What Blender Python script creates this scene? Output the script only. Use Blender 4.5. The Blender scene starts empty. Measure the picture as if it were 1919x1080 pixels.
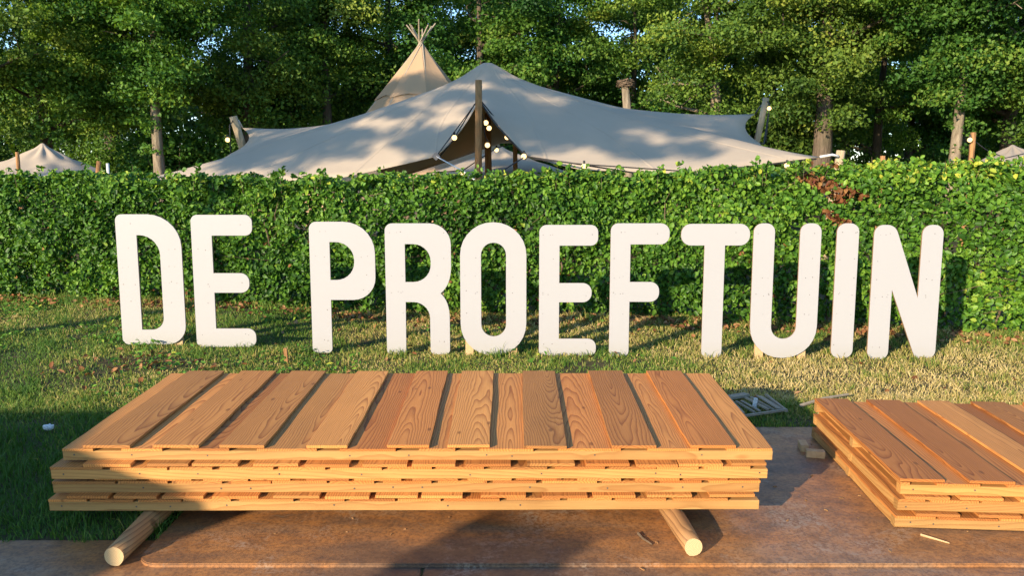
import bpy, bmesh, math, random
import numpy as np
from mathutils import Vector, Matrix, noise as mnoise

R = math.radians
scene = bpy.context.scene
COL = scene.collection
random.seed(7)
rng = np.random.default_rng(7)

# ------------------------------------------------------------------ camera, sky, sun, exposure
FPX, CAMH = 1441.0, 1.65
PITCH = math.atan(215 / 1441)
cam_d = bpy.data.cameras.new('camera')
cam = bpy.data.objects.new('camera', cam_d); COL.objects.link(cam)
cam.location = (0, 0, CAMH); cam.rotation_euler = (R(90) - PITCH, 0, 0)
cam_d.sensor_width = 36; cam_d.lens = 36 * FPX / 1919
cam_d.clip_start = 0.05; cam_d.clip_end = 2000
scene.camera = cam

SUN_AZ, SUN_EL = R(39), R(16.3)          # the sun stands behind the viewer, to the left
SUN = Vector((-math.sin(SUN_AZ) * math.cos(SUN_EL), -math.cos(SUN_AZ) * math.cos(SUN_EL), math.sin(SUN_EL)))
world = bpy.data.worlds.new('World'); scene.world = world; world.use_nodes = True
wn = world.node_tree; bg = wn.nodes['Background']
sky = wn.nodes.new('ShaderNodeTexSky'); sky.sky_type = 'NISHITA'; sky.sun_disc = False
sky.sun_elevation = SUN_EL; sky.sun_rotation = R(180) + SUN_AZ
sky.air_density = 1.0; sky.dust_density = 0.1; sky.ozone_density = 4.0
wn.links.new(sky.outputs[0], bg.inputs[0]); bg.inputs[1].default_value = 0.135
sl = bpy.data.lights.new('sun', 'SUN'); sl.energy = 3.4; sl.angle = R(0.5); sl.color = (1.0, 0.83, 0.63)
so = bpy.data.objects.new('sun', sl); COL.objects.link(so)
so.rotation_euler = SUN.to_track_quat('Z', 'Y').to_euler(); so.location = (-20, -25, 20)
vs = scene.view_settings
vs.view_transform = 'Standard'; vs.look = 'None'; vs.exposure = 1.5; vs.gamma = 1; vs.use_curve_mapping = False
scene.cycles.max_bounces = 4; scene.cycles.transparent_max_bounces = 8

# ------------------------------------------------------------------ helpers
_c, _s = math.cos(PITCH), math.sin(PITCH)
def ray(u, v):
    a = (u - 960) / FPX; b = (540 - v) / FPX
    return Vector((a, _c + b * _s, -_s + b * _c))
def G(u, v, z=0.0):
    d = ray(u, v); t = (z - CAMH) / d.z
    return Vector((d.x * t, d.y * t, z))
def Y(u, v, y):
    d = ray(u, v); t = y / d.y
    return Vector((d.x * t, y, CAMH + d.z * t))

def tag(o, label=None, cat=None, group=None, kind=None):
    if label: o['label'] = label
    if cat: o['category'] = cat
    if group: o['group'] = group
    if kind: o['kind'] = kind
    return o
def empty(name, loc=(0, 0, 0), rot=(0, 0, 0)):
    o = bpy.data.objects.new(name, None); COL.objects.link(o)
    o.location = loc; o.rotation_euler = rot; o.empty_display_size = 0.1
    return o
def link(name, me, parent=None, loc=(0, 0, 0), rot=(0, 0, 0), scale=(1, 1, 1)):
    o = bpy.data.objects.new(name, me); COL.objects.link(o)
    o.parent = parent; o.location = loc; o.rotation_euler = rot; o.scale = scale
    return o
def mesh_py(name, verts, faces, mat=None, smooth=False):
    me = bpy.data.meshes.new(name); me.from_pydata([tuple(v) for v in verts], [], faces)
    if mat: me.materials.append(mat)
    if smooth: me.polygons.foreach_set('use_smooth', [True] * len(me.polygons))
    me.update(); return me
def mesh_np(name, V, F, mat=None, attr=None, smooth=False):
    """V (n,3); F (m,k) with k = 3 or 4; attr: dict name -> per-face floats"""
    me = bpy.data.meshes.new(name)
    n, m, k = len(V), len(F), F.shape[1]
    me.vertices.add(n); me.vertices.foreach_set('co', np.asarray(V, np.float32).ravel())
    me.loops.add(m * k); me.loops.foreach_set('vertex_index', np.asarray(F, np.int32).ravel())
    me.polygons.add(m)
    me.polygons.foreach_set('loop_start', np.arange(0, m * k, k, dtype=np.int32))
    me.polygons.foreach_set('loop_total', np.full(m, k, np.int32))
    if smooth: me.polygons.foreach_set('use_smooth', np.ones(m, bool))
    if mat: me.materials.append(mat)
    me.update(calc_edges=True)
    for nm, vals in (attr or {}).items():
        a = me.attributes.new(nm, 'FLOAT', 'FACE'); a.data.foreach_set('value', np.asarray(vals, np.float32))
    return me
class MB:
    """collects shapes for one mesh"""
    def __init__(s): s.v = []; s.f = []
    def add(s, v, f):
        n = len(s.v); s.v += [tuple(p) for p in v]; s.f += [tuple(i + n for i in q) for q in f]; return s
    def box(s, x0, x1, y0, y1, z0, z1, M=None):
        v = [Vector(p) for p in ((x0,y0,z0),(x1,y0,z0),(x1,y1,z0),(x0,y1,z0),(x0,y0,z1),(x1,y0,z1),(x1,y1,z1),(x0,y1,z1))]
        if M: v = [M @ p for p in v]
        return s.add(v, [(0,3,2,1),(4,5,6,7),(0,1,5,4),(1,2,6,5),(2,3,7,6),(3,0,4,7)])
    def tube(s, pts, rad, n=8, cap=True):
        pts = [Vector(p) for p in pts]
        if not hasattr(rad, '__len__'): rad = [rad] * len(pts)
        vs_, fs = [], []
        t0 = (pts[1] - pts[0]).normalized()
        u = t0.orthogonal().normalized()
        for i, p in enumerate(pts):
            t = (pts[min(i+1, len(pts)-1)] - pts[max(i-1, 0)]).normalized()
            u = (u - t * u.dot(t)).normalized(); w = t.cross(u)
            for k in range(n):
                a = 2 * math.pi * k / n
                vs_.append(p + (u * math.cos(a) + w * math.sin(a)) * rad[i])
        for i in range(len(pts) - 1):
            for k in range(n):
                a, b = i*n+k, i*n+(k+1) % n
                fs.append((a, b, b+n, a+n))
        if cap:
            fs.append(tuple(range(n-1, -1, -1))); fs.append(tuple(range((len(pts)-1)*n, len(pts)*n)))
        return s.add(vs_, fs)
    def ball(s, c, r, nu=10, nv=6, M=None):
        vs_ = []; fs = []
        for j in range(nv + 1):
            ph = math.pi * j / nv
            for i in range(nu):
                a = 2*math.pi*i/nu
                p = Vector((math.sin(ph)*math.cos(a), math.sin(ph)*math.sin(a), math.cos(ph)))
                if hasattr(r, '__len__'): p = Vector((p.x*r[0], p.y*r[1], p.z*r[2]))
                else: p = p * r
                vs_.append(Vector(c) + p)
        for j in range(nv):
            for i in range(nu):
                fs.append((j*nu+i, (j+1)*nu+i, (j+1)*nu+(i+1) % nu, j*nu+(i+1) % nu))
        return s.add(vs_, fs)
    def mesh(s, name, mat, smooth=False): return mesh_py(name, s.v, s.f, mat, smooth)
    def build(s, name, mat, parent=None, smooth=False, **k): return link(name, s.mesh(name, mat, smooth), parent, **k)

# ------------------------------------------------------------------ materials
class NT:
    def __init__(s, name):
        s.m = bpy.data.materials.new(name); s.m.use_nodes = True
        s.t = s.m.node_tree; s.t.nodes.clear()
        s.out = s.n('ShaderNodeOutputMaterial')
    def n(s, typ, **k):
        nd = s.t.nodes.new(typ)
        for a, b in k.items():
            if a.startswith('i_'):
                key = a[2:]; key = int(key) if key.isdigit() else key
                nd.inputs[key].default_value = b
            else: setattr(nd, a, b)
        return nd
    def l(s, a, b): s.t.links.new(a, b)
    def val(s, sock, x):
        if hasattr(x, 'is_linked') or hasattr(x, 'links'): s.l(x, sock)
        else: sock.default_value = x
    def math(s, op, a, b=0.0, c=None):
        nd = s.n('ShaderNodeMath', operation=op)
        s.val(nd.inputs[0], a); s.val(nd.inputs[1], b)
        if c is not None: s.val(nd.inputs[2], c)
        return nd.outputs[0]
    def mix(s, fac, a, b, mode='MIX'):
        nd = s.n('ShaderNodeMix', data_type='RGBA', blend_type=mode)
        s.val(nd.inputs[0], fac)
        for sock, x in ((nd.inputs[6], a), (nd.inputs[7], b)):
            if isinstance(x, tuple): sock.default_value = (*x, 1) if len(x) == 3 else x
            else: s.l(x, sock)
        return nd.outputs[2]
    def ramp(s, fac, stops, interp='LINEAR'):
        nd = s.n('ShaderNodeValToRGB'); s.l(fac, nd.inputs[0]); r = nd.color_ramp; r.interpolation = interp
        while len(r.elements) < len(stops): r.elements.new(0.5)
        for e, (p, col) in zip(r.elements, stops):
            e.position = p; e.color = (*col, 1) if len(col) == 3 else col
        return nd.outputs[0]
    def noise(s, vec, scale, detail=3, rough=0.55, dist=0.0):
        nd = s.n('ShaderNodeTexNoise'); nd.inputs['Scale'].default_value = scale
        nd.inputs['Detail'].default_value = detail; nd.inputs['Roughness'].default_value = rough
        nd.inputs['Distortion'].default_value = dist
        if vec is not None: s.l(vec, nd.inputs['Vector'])
        return nd.outputs[0]
    def bump(s, h, strength, dist):
        nd = s.n('ShaderNodeBump'); nd.inputs['Strength'].default_value = strength; nd.inputs['Distance'].default_value = dist
        s.l(h, nd.inputs['Height']); return nd.outputs[0]
    def principled(s, color, rough=0.6, normal=None, spec=0.4, **k):
        p = s.n('ShaderNodeBsdfPrincipled')
        if isinstance(color, tuple): p.inputs['Base Color'].default_value = (*color, 1)
        else: s.l(color, p.inputs['Base Color'])
        s.val(p.inputs['Roughness'], rough); p.inputs['Specular IOR Level'].default_value = spec
        if normal: s.l(normal, p.inputs['Normal'])
        return p
    def done(s, shader): s.l(shader, s.out.inputs[0]); return s.m
    def co(s, which='Object'): return s.n('ShaderNodeTexCoord').outputs[which]
    def rnd(s): return s.n('ShaderNodeObjectInfo').outputs['Random']
    def attr(s, name): return s.n('ShaderNodeAttribute', attribute_name=name).outputs['Fac']

def mat_wood(name, axis, early, late, tint, freq=75, rough=0.65, contrast=0.75, knots=True):
    """flat-sawn softwood: growth rings cut by the face; axis = board length (0 x, 1 y)"""
    t = NT(name); co = t.co(); rnd = t.rnd()
    sp = t.n('ShaderNodeSeparateXYZ'); t.l(co, sp.inputs[0])
    L = sp.outputs[axis]; W = sp.outputs[1 - axis]; Z = sp.outputs[2]
    def hsh(k): return t.math('FRACT', t.math('MULTIPLY', rnd, k))
    h1, h2, h3, h4 = hsh(17.31), hsh(91.7), hsh(331.9), hsh(57.13)
    cb = t.n('ShaderNodeCombineXYZ')
    t.l(t.math('MULTIPLY', W, 6.0), cb.inputs[0]); t.l(t.math('MULTIPLY', L, 1.3), cb.inputs[1]); t.l(t.math('MULTIPLY', rnd, 60.0), cb.inputs[2])
    n1 = t.noise(cb.outputs[0], 1.0, 2, 0.5)
    n2 = t.noise(cb.outputs[0], 2.6, 2, 0.5)
    X = t.math('ADD', W, t.math('MULTIPLY_ADD', h1, 0.14, -0.07))
    X = t.math('ADD', X, t.math('MULTIPLY_ADD', n2, 0.030, -0.015))
    zz = t.math('MULTIPLY_ADD', L, t.math('MULTIPLY_ADD', h2, 0.16, -0.08), t.math('MULTIPLY_ADD', h3, 0.07, 0.012))
    zz = t.math('ADD', zz, t.math('MULTIPLY_ADD', n1, 0.07, -0.035)); zz = t.math('ADD', zz, Z)
    r = t.math('SQRT', t.math('ADD', t.math('MULTIPLY', X, X), t.math('MULTIPLY', zz, zz)))
    ring = t.math('FRACT', t.math('MULTIPLY', r, t.math('MULTIPLY_ADD', h4, freq * 0.5, freq * 0.75)))
    rr = t.ramp(ring, [(0.0, (0, 0, 0)), (0.45, (0.12,)*3), (0.78, (0.55,)*3), (0.93, (1,)*3), (1.0, (0.05,)*3)])
    # fibres
    cf = t.n('ShaderNodeCombineXYZ')
    t.l(t.math('MULTIPLY', W, 260.0), cf.inputs[0]); t.l(t.math('MULTIPLY', L, 5.0), cf.inputs[1]); t.l(t.math('MULTIPLY_ADD', rnd, 40.0, t.math('MULTIPLY', Z, 200.0)), cf.inputs[2])
    fib = t.noise(cf.outputs[0], 1.0, 3, 0.6)
    base = t.mix(t.math('MULTIPLY', rr, contrast), early, late)
    base = t.mix(t.math('MULTIPLY', h1, 0.7), base, t.mix(1.0, base, tint, 'MULTIPLY'))
    bri = t.math('MULTIPLY_ADD', fib, 0.5, 0.75)
    bri = t.math('MULTIPLY', bri, t.math('MULTIPLY_ADD', h2, 0.5, 0.70))
    blot = t.noise(cb.outputs[0], 0.8, 4, 0.6)
    bri = t.math('MULTIPLY', bri, t.math('MULTIPLY_ADD', blot, 0.5, 0.75))
    g = t.n('ShaderNodeCombineXYZ')
    for i in range(3): t.l(bri, g.inputs[i])
    col = t.mix(1.0, base, g.outputs[0], 'MULTIPLY')
    if knots:
        ck = t.n('ShaderNodeCombineXYZ')
        t.l(t.math('MULTIPLY', W, 9.0), ck.inputs[0]); t.l(t.math('MULTIPLY', L, 4.2), ck.inputs[1]); t.l(t.math('MULTIPLY', rnd, 33.0), ck.inputs[2])
        vo = t.n('ShaderNodeTexVoronoi'); vo.inputs['Scale'].default_value = 1.0; t.l(ck.outputs[0], vo.inputs['Vector'])
        kn = t.ramp(vo.outputs['Distance'], [(0.0, (1,)*3), (0.06, (0.9,)*3), (0.11, (0,)*3)])
        col = t.mix(t.math('MULTIPLY', kn, 0.6), col, tuple(0.35 * q for q in late))
    nrm = t.bump(t.math('MULTIPLY_ADD', fib, 0.5, t.math('MULTIPLY', rr, -0.5)), 0.35, 0.003)
    return t.done(t.principled(col, rough, nrm, 0.3).outputs[0])

def mat_leaf(name, stops, trans=0.35, rough=0.5, spec=0.25, tint_rand=0.25):
    """attr 'leaf' 0..1 picks the colour; each object differs a little"""
    t = NT(name); a = t.attr('leaf')
    col = t.ramp(a, stops)
    r = t.rnd()
    hs = t.n('ShaderNodeHueSaturation'); t.l(col, hs.inputs['Color'])
    t.l(t.math('MULTIPLY_ADD', r, 0.035, 0.485), hs.inputs['Hue'])
    t.l(t.math('MULTIPLY_ADD', t.math('FRACT', t.math('MULTIPLY', r, 37.7)), tint_rand * 2, 1 - tint_rand), hs.inputs['Value'])
    p = t.principled(hs.outputs[0], rough, None, spec)
    tr = t.n('ShaderNodeBsdfTranslucent')
    t.l(t.mix(1.0, hs.outputs[0], (1.3, 1.25, 0.5), 'MULTIPLY'), tr.inputs[0])
    ms = t.n('ShaderNodeMixShader', i_0=trans); t.l(p.outputs[0], ms.inputs[1]); t.l(tr.outputs[0], ms.inputs[2])
    return t.done(ms.outputs[0])

def mat_plain(name, c0, c1, scale=8, rough=0.7, spec=0.3, bump=0.0, which='Object', detail=4):
    t = NT(name); n = t.noise(t.co(which), scale, detail, 0.6)
    col = t.mix(t.ramp(n, [(0.3, (0,)*3), (0.7, (1,)*3)]), c0, c1)
    nr = t.bump(n, bump, 0.01) if bump else None
    return t.done(t.principled(col, rough, nr, spec).outputs[0])

def mat_bark(name, c0, c1):
    t = NT(name); co = t.co('Object')
    mp = t.n('ShaderNodeMapping'); mp.inputs['Scale'].default_value = (9, 9, 1.6); t.l(co, mp.inputs[0])
    n = t.noise(mp.outputs[0], 1.6, 5, 0.65, 0.4); n2 = t.noise(co, 0.7, 3)
    col = t.mix(t.ramp(n, [(0.35, (0,)*3), (0.65, (1,)*3)]), c0, c1)
    col = t.mix(t.ramp(n2, [(0.45, (0,)*3), (0.7, (0.45,)*3)]), col, (0.07, 0.08, 0.035))
    return t.done(t.principled(col, 0.85, t.bump(n, 0.8, 0.05), 0.2).outputs[0])

def mat_canvas(name, col, trans=0.22, dirt=0.25):
    t = NT(name); co = t.co('Object')
    n = t.noise(co, 0.9, 5, 0.6); n2 = t.noise(co, 55, 2)
    c = t.mix(t.ramp(n, [(0.35, (0,)*3), (0.75, (dirt,)*3)]), col, tuple(0.62 * q for q in col))
    p = t.principled(c, 0.8, t.bump(t.math('MULTIPLY_ADD', n2, 0.15, n), 0.35, 0.03), 0.2)
    tr = t.n('ShaderNodeBsdfTranslucent'); t.l(t.mix(1.0, c, (1.0, 0.78, 0.38), 'MULTIPLY'), tr.inputs[0])
    ms = t.n('ShaderNodeMixShader', i_0=trans); t.l(p.outputs[0], ms.inputs[1]); t.l(tr.outputs[0], ms.inputs[2])
    return t.done(ms.outputs[0])

def mat_emit(name, col, s):
    t = NT(name); e = t.n('ShaderNodeEmission', i_0=(*col, 1), i_1=s); return t.done(e.outputs[0])

def mat_plate():
    t = NT('brown_plate'); co = t.co('Object')
    mp = t.n('ShaderNodeMapping'); mp.inputs['Scale'].default_value = (0.55, 1.7, 1); t.l(co, mp.inputs[0])
    n1 = t.noise(mp.outputs[0], 1.1, 5, 0.62, 0.3); n2 = t.noise(co, 9, 5, 0.7); n3 = t.noise(co, 70, 3, 0.6)
    n4 = t.noise(co, 2.3, 6, 0.72, 0.6)
    c = t.ramp(n1, [(0.30, (0.105, 0.058, 0.034)), (0.42, (0.22, 0.116, 0.056)), (0.52, (0.39, 0.165, 0.048)), (0.68, (0.31, 0.182, 0.095))])
    c = t.mix(t.ramp(n2, [(0.42, (0,)*3), (0.72, (0.55,)*3)]), c, (0.052, 0.030, 0.020))
    dirt = t.math('MULTIPLY', t.ramp(n4, [(0.53, (0,)*3), (0.66, (1,)*3)]), t.ramp(n3, [(0.42, (0,)*3), (0.60, (1,)*3)]))
    c = t.mix(t.ramp(n3, [(0.38, (0.45,)*3), (0.55, (0,)*3)]), c, (0.055, 0.032, 0.021))
    c = t.mix(t.math('MULTIPLY', dirt, 0.75), c, (0.30, 0.235, 0.165))
    wv = t.n('ShaderNodeTexVoronoi', feature='DISTANCE_TO_EDGE'); wv.inputs['Scale'].default_value = 3.1; wv.inputs['Randomness'].default_value = 1
    dn = t.n('ShaderNodeMix', data_type='VECTOR'); dn.inputs[0].default_value = 0.25
    t.l(co, dn.inputs[4]); nn = t.n('ShaderNodeTexNoise', i_Scale=3.0); t.l(co, nn.inputs[0]); t.l(nn.outputs[1], dn.inputs[5]); t.l(dn.outputs[1], wv.inputs['Vector'])
    scr = t.math('MULTIPLY', t.ramp(wv.outputs['Distance'], [(0.0, (0.6,)*3), (0.006, (0,)*3)]), t.ramp(n2, [(0.5, (0,)*3), (0.6, (1,)*3)]))
    c = t.mix(scr, c, (0.24, 0.17, 0.11))
    rgh = t.math('MULTIPLY_ADD', n2, 0.40, 0.26)
    return t.done(t.principled(c, rgh, t.bump(t.math('MULTIPLY_ADD', n3, 0.3, n2), 0.25, 0.006), 0.5).outputs[0])

def mat_ground():
    t = NT('turf_soil'); co = t.co('Object')
    n1 = t.noise(co, 0.8, 5, 0.6); n2 = t.noise(co, 28, 5, 0.7)
    c = t.mix(t.ramp(n1, [(0.4, (0,)*3), (0.62, (1,)*3)]), (0.050, 0.060, 0.018), (0.13, 0.095, 0.045))
    c = t.mix(t.ramp(n2, [(0.4, (0,)*3), (0.65, (0.7,)*3)]), c, (0.040, 0.032, 0.016))
    return t.done(t.principled(c, 0.9, t.bump(n2, 0.8, 0.03), 0.15).outputs[0])

def mat_paint():
    t = NT('white_paint'); co = t.co('Object'); n = t.noise(co, 1.3, 4, 0.6); n2 = t.noise(co, 120, 2)
    sp = t.n('ShaderNodeSeparateXYZ'); t.l(co, sp.inputs[0])
    low = t.ramp(t.math('ADD', sp.outputs[2], t.math('MULTIPLY', n, 0.16)), [(0.07, (1,)*3), (0.22, (0,)*3)])
    c = t.mix(t.ramp(n, [(0.4, (0,)*3), (0.8, (0.35,)*3)]), (0.365, 0.353, 0.338), (0.342, 0.330, 0.315))
    c = t.mix(t.math('MULTIPLY', low, 0.3), c, (0.30, 0.29, 0.21))
    return t.done(t.principled(c, 0.55, t.bump(n2, 0.12, 0.002), 0.3).outputs[0])

M_BOARD = mat_wood('larch_board', 1, (0.57, 0.250, 0.062), (0.235, 0.072, 0.014), (0.84, 0.58, 0.42), 105, contrast=0.82)
M_BAR = mat_wood('pine_bar', 0, (0.47, 0.255, 0.078), (0.31, 0.135, 0.034), (0.95, 0.82, 0.66), 60, contrast=0.7)
M_SIDE = mat_wood('pine_side_bar', 1, (0.47, 0.255, 0.078), (0.31, 0.135, 0.034), (0.95, 0.82, 0.66), 60, contrast=0.7)
M_POLE = mat_wood('peeled_pole', 1, (0.36, 0.195, 0.075), (0.12, 0.055, 0.022), (0.9, 0.8, 0.7), 60, contrast=0.8)
M_POST = mat_bark('brown_post', (0.24, 0.115, 0.042), (0.40, 0.21, 0.085))
M_PALEPOST = mat_bark('pale_post', (0.36, 0.26, 0.15), (0.50, 0.38, 0.23))
M_STAKE = mat_plain('stake_wood', (0.55, 0.38, 0.19), (0.42, 0.27, 0.12), 30)
M_GREYWOOD = mat_plain('weathered_slat', (0.24, 0.19, 0.13), (0.36, 0.30, 0.21), 25)
M_SCREW = mat_plain('screw_steel', (0.05, 0.04, 0.035), (0.10, 0.08, 0.06), 60, 0.5, 0.5)
M_PAINT = mat_paint()
M_PLYEDGE = mat_plain('ply_edge', (0.20, 0.12, 0.06), (0.30, 0.19, 0.10), 60)
M_PLATE = mat_plate()
M_GROUND = mat_ground()
M_CANVAS = mat_canvas('tent_canvas', (0.54, 0.44, 0.315), 0.24)
M_TIPI = mat_canvas('tipi_canvas', (0.45, 0.295, 0.165), 0.10)
M_ROPE = mat_plain('dark_rope', (0.02, 0.02, 0.02), (0.05, 0.045, 0.04), 40)
M_WHITEROPE = mat_plain('pale_rope', (0.55, 0.53, 0.48), (0.7, 0.68, 0.62), 40)
M_PATCH = mat_plain('grey_patch', (0.10, 0.10, 0.10), (0.16, 0.155, 0.15), 40)
M_BULB = mat_emit('bulb_glow', (1.0, 0.66, 0.28), 1.1)
M_BARK_PALE = mat_bark('pale_bark', (0.14, 0.105, 0.068), (0.31, 0.245, 0.165))
M_BARK_DARK = mat_bark('dark_bark', (0.075, 0.055, 0.038), (0.15, 0.11, 0.075))
M_TWIG = mat_plain('twig', (0.09, 0.06, 0.035), (0.16, 0.11, 0.065), 30)
TREE_STOPS = [(0.0, (0.024, 0.072, 0.014)), (0.4, (0.078, 0.165, 0.024)), (0.75, (0.160, 0.260, 0.034)), (1.0, (0.30, 0.36, 0.055))]
M_TREELEAF = mat_leaf('tree_leaf', TREE_STOPS, 0.36, 0.5, 0.2)
M_HEDGELEAF = mat_leaf('hedge_leaf', [(0.0, (0.019, 0.066, 0.009)), (0.5, (0.064, 0.175, 0.017)), (0.85, (0.145, 0.285, 0.028)), (1.0, (0.38, 0.41, 0.05))], 0.25, 0.45, 0.22, 0.12)
M_DEADLEAF = mat_leaf('dead_leaf', [(0.0, (0.10, 0.030, 0.014)), (0.6, (0.20, 0.062, 0.026)), (1.0, (0.34, 0.15, 0.06))], 0.2, 0.6, 0.2)
M_GRASS = mat_leaf('grass_blade', [(0.0, (0.058, 0.125, 0.017)), (0.35, (0.145, 0.220, 0.030)), (0.6, (0.30, 0.28, 0.064)), (0.8, (0.50, 0.365, 0.138)), (1.0, (0.64, 0.48, 0.222))], 0.28, 0.55, 0.2, 0.0)
M_LITTER = mat_leaf('litter_leaf', [(0.0, (0.10, 0.042, 0.018)), (0.6, (0.24, 0.10, 0.035)), (1.0, (0.36, 0.20, 0.09))], 0.15, 0.7, 0.15)

# ------------------------------------------------------------------ ground and plates
def sst(a, b, x):
    t = np.clip((x - a) / (b - a), 0, 1); return t * t * (3 - 2 * t)
def gz(x, y):
    x = np.asarray(x, float); y = np.asarray(y, float)
    z = 0.075 * sst(-1.5, -2.9, x) * sst(5.0, 6.4, y) + 0.015 * np.sin(x * 1.7 + y) * np.sin(y * 1.3 - x * .4) * sst(5.0, 6.0, y)
    return z
def make_ground():
    nx, ny = 90, 60
    xs = np.linspace(-9, 9, nx); ys = np.linspace(2.0, 12.0, ny)
    X, Yy = np.meshgrid(xs, ys); Z = gz(X, Yy)
    fade = sst(12, 10.5, Yy) * sst(9, 7.5, np.abs(X)); Z = Z * fade
    V = np.stack([X.ravel(), Yy.ravel(), Z.ravel()], 1).tolist()
    idx = np.arange(nx * ny).reshape(ny, nx)
    F = [tuple(q) for q in np.stack([idx[:-1, :-1], idx[:-1, 1:], idx[1:, 1:], idx[1:, :-1]], -1).reshape(-1, 4).tolist()]
    # outer skirt to the horizon, sharing the edge heights (all zero at the rim)
    ring = list(idx[0, :]) + list(idx[1:, -1]) + list(idx[-1, -2::-1]) + list(idx[-2:0:-1, 0])
    n0 = len(V)
    for i in ring:
        x, y, z = V[i]; d = Vector((x, y - 7, 0)); d = d * (900 / max(abs(d.x), abs(d.y)))
        V.append((d.x, d.y + 7, 0))
    m = len(ring)
    for k in range(m):
        a, b = ring[k], ring[(k+1) % m]
        F.append((b, a, n0 + k, n0 + (k+1) % m))
    o = link('ground', mesh_py('ground', V, F, M_GROUND, True)); tag(o, kind='structure')
make_ground()

def rounded_plate(name, x0, x1, y0, y1, z0, z1, rad, label):
    pts = []
    for cx, cy, a0 in ((x1-rad, y1-rad, 0), (x0+rad, y1-rad, 90), (x0+rad, y0+rad, 180), (x1-rad, y0+rad, 270)):
        for k in range(7):
            a = R(a0 + 90*k/6); pts.append((cx + rad*math.cos(a), cy + rad*math.sin(a)))
    bm = bmesh.new()
    f = bm.faces.new([bm.verts.new((x, y, z0)) for x, y in pts])
    ex = bmesh.ops.extrude_face_region(bm, geom=[f])
    bmesh.ops.translate(bm, verts=[v for v in ex['geom'] if isinstance(v, bmesh.types.BMVert)], vec=(0, 0, z1 - z0))
    bmesh.ops.recalc_face_normals(bm, faces=bm.faces)
    top = [e for e in bm.edges if all(abs(v.co.z - z1) < 1e-5 for v in e.verts)]
    bmesh.ops.bevel(bm, geom=top, offset=0.004, segments=2, affect='EDGES')
    me = bpy.data.meshes.new(name); bm.to_mesh(me); bm.free(); me.materials.append(M_PLATE)
    o = link(name, me); tag(o, label, 'ground plate', 'brown ground plates'); return o
rounded_plate('ground_plate', -7.2, -0.38, 0.55, 3.275, -0.01, 0.006, 0.03, 'brown ground plate lying lowest at the front left under the log end')
rounded_plate('ground_plate', -0.37, 7.2, 0.55, 3.255, -0.01, 0.007, 0.03, 'brown ground plate strip along the bottom edge right of the crack')
rounded_plate('ground_plate', -1.60, 6.6, 3.03, 4.80, 0.002, 0.022, 0.10, 'large brown ground plate with rounded corner beneath the two plank stacks')

# ------------------------------------------------------------------ letters
def fillet(pts, nseg=7):
    """pts: (x, y, radius); rounds each corner"""
    out = []; n = len(pts)
    for i in range(n):
        p0 = Vector(pts[i-1][:2]); p = Vector(pts[i][:2]); p1 = Vector(pts[(i+1) % n][:2]); r = pts[i][2]
        if r <= 3: out.append(p); continue
        a = (p0 - p).normalized(); b = (p1 - p).normalized(); ang = a.angle(b)
        d = r / math.tan(ang / 2); d = min(d, (p0-p).length*0.499 if r > 150 else (p0-p).length*0.9, (p1-p).length*0.9)
        r = d * math.tan(ang / 2)
        c = p + (a + b).normalized() * (r / math.sin(ang / 2))
        s0 = p + a*d - c; s1 = p + b*d - c
        a0 = math.atan2(s0.y, s0.x); a1 = math.atan2(s1.y, s1.x); da = (a1 - a0 + math.pi) % (2*math.pi) - math.pi
        for k in range(nseg + 1):
            q = a0 + da*k/nseg; out.append(c + Vector((math.cos(q), math.sin(q))) * r)
    return out
def qb(p, c, q, n=8): # quadratic curve samples as sharp points
    return [((1-t)**2*p[0]+2*t*(1-t)*c[0]+t*t*q[0], (1-t)**2*p[1]+2*t*(1-t)*c[1]+t*t*q[1], 0) for t in [k/n for k in range(n+1)]]
LET = {
 'D': (825, 404, [[(0,0,40),(404,0,120),(404,825,205),(0,825,40)], [(128,95,3),(268,95,75),(268,695,125),(128,695,3)]]),
 'E1': (842, 388, [[(0,0,35),(386,0,48),(386,120,50),(130,120,3),(130,350,3),(357,350,55),(357,475,55),(130,475,3),(130,712,3),(389,712,45),(389,842,45),(0,842,42)]]),
 'P': (832, 408, [[(0,0,25),(125,0,30),(125,340,3),(408,340,195),(408,832,195),(0,832,45)], [(126,467,3),(277,467,112),(277,705,112),(126,705,3)]]),
 'R': (803, 398, [[(0,0,30),(118,0,30),(120,325,3),(267,325,100),(268,0,30),(387,0,30)] + qb((387,225),(387,330),(333,378)) + qb((333,378),(398,432),(398,545)) + [(398,803,170),(0,803,45)], [(120,448,3),(275,448,105),(275,678,105),(120,678,3)]]),
 'O': (815, 403, [[(0,0,198),(403,0,198),(403,815,198),(0,815,198)], [(127,120,75),(279,120,75),(279,692,75),(127,692,75)]]),
 'E2': (807, 357, [[(0,0,35),(352,0,45),(352,112,50),(123,112,3),(123,337,3),(322,337,55),(322,455,55),(123,455,3),(123,682,3),(357,682,45),(357,807,45),(0,807,45)]]),
 'F': (817, 360, [[(0,0,35),(122,0,35),(122,340,3),(304,340,55),(304,462,55),(122,462,3),(122,690,3),(360,690,55),(360,817,55),(0,817,45)]]),
 'T': (818, 417, [[(144,0,38),(268,0,38),(268,688,3),(417,688,60),(417,818,60),(0,818,60),(0,688,60),(144,688,3)]]),
 'U': (823, 406, [[(0,0,195),(406,0,195),(406,823,52),(279,823,52),(279,120,75),(127,120,75),(127,823,52),(0,823,52)]]),
 'I': (822, 129, [[(0,0,52),(129,0,52),(129,822,52),(0,822,52)]]),
 'N': (824, 422, [[(0,0,52),(129,0,52),(129,432,2),(302,0,60),(422,0,60),(422,824,55),(294,824,55),(291,382,2),(126,824,68),(0,824,55)]]),
}
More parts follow.
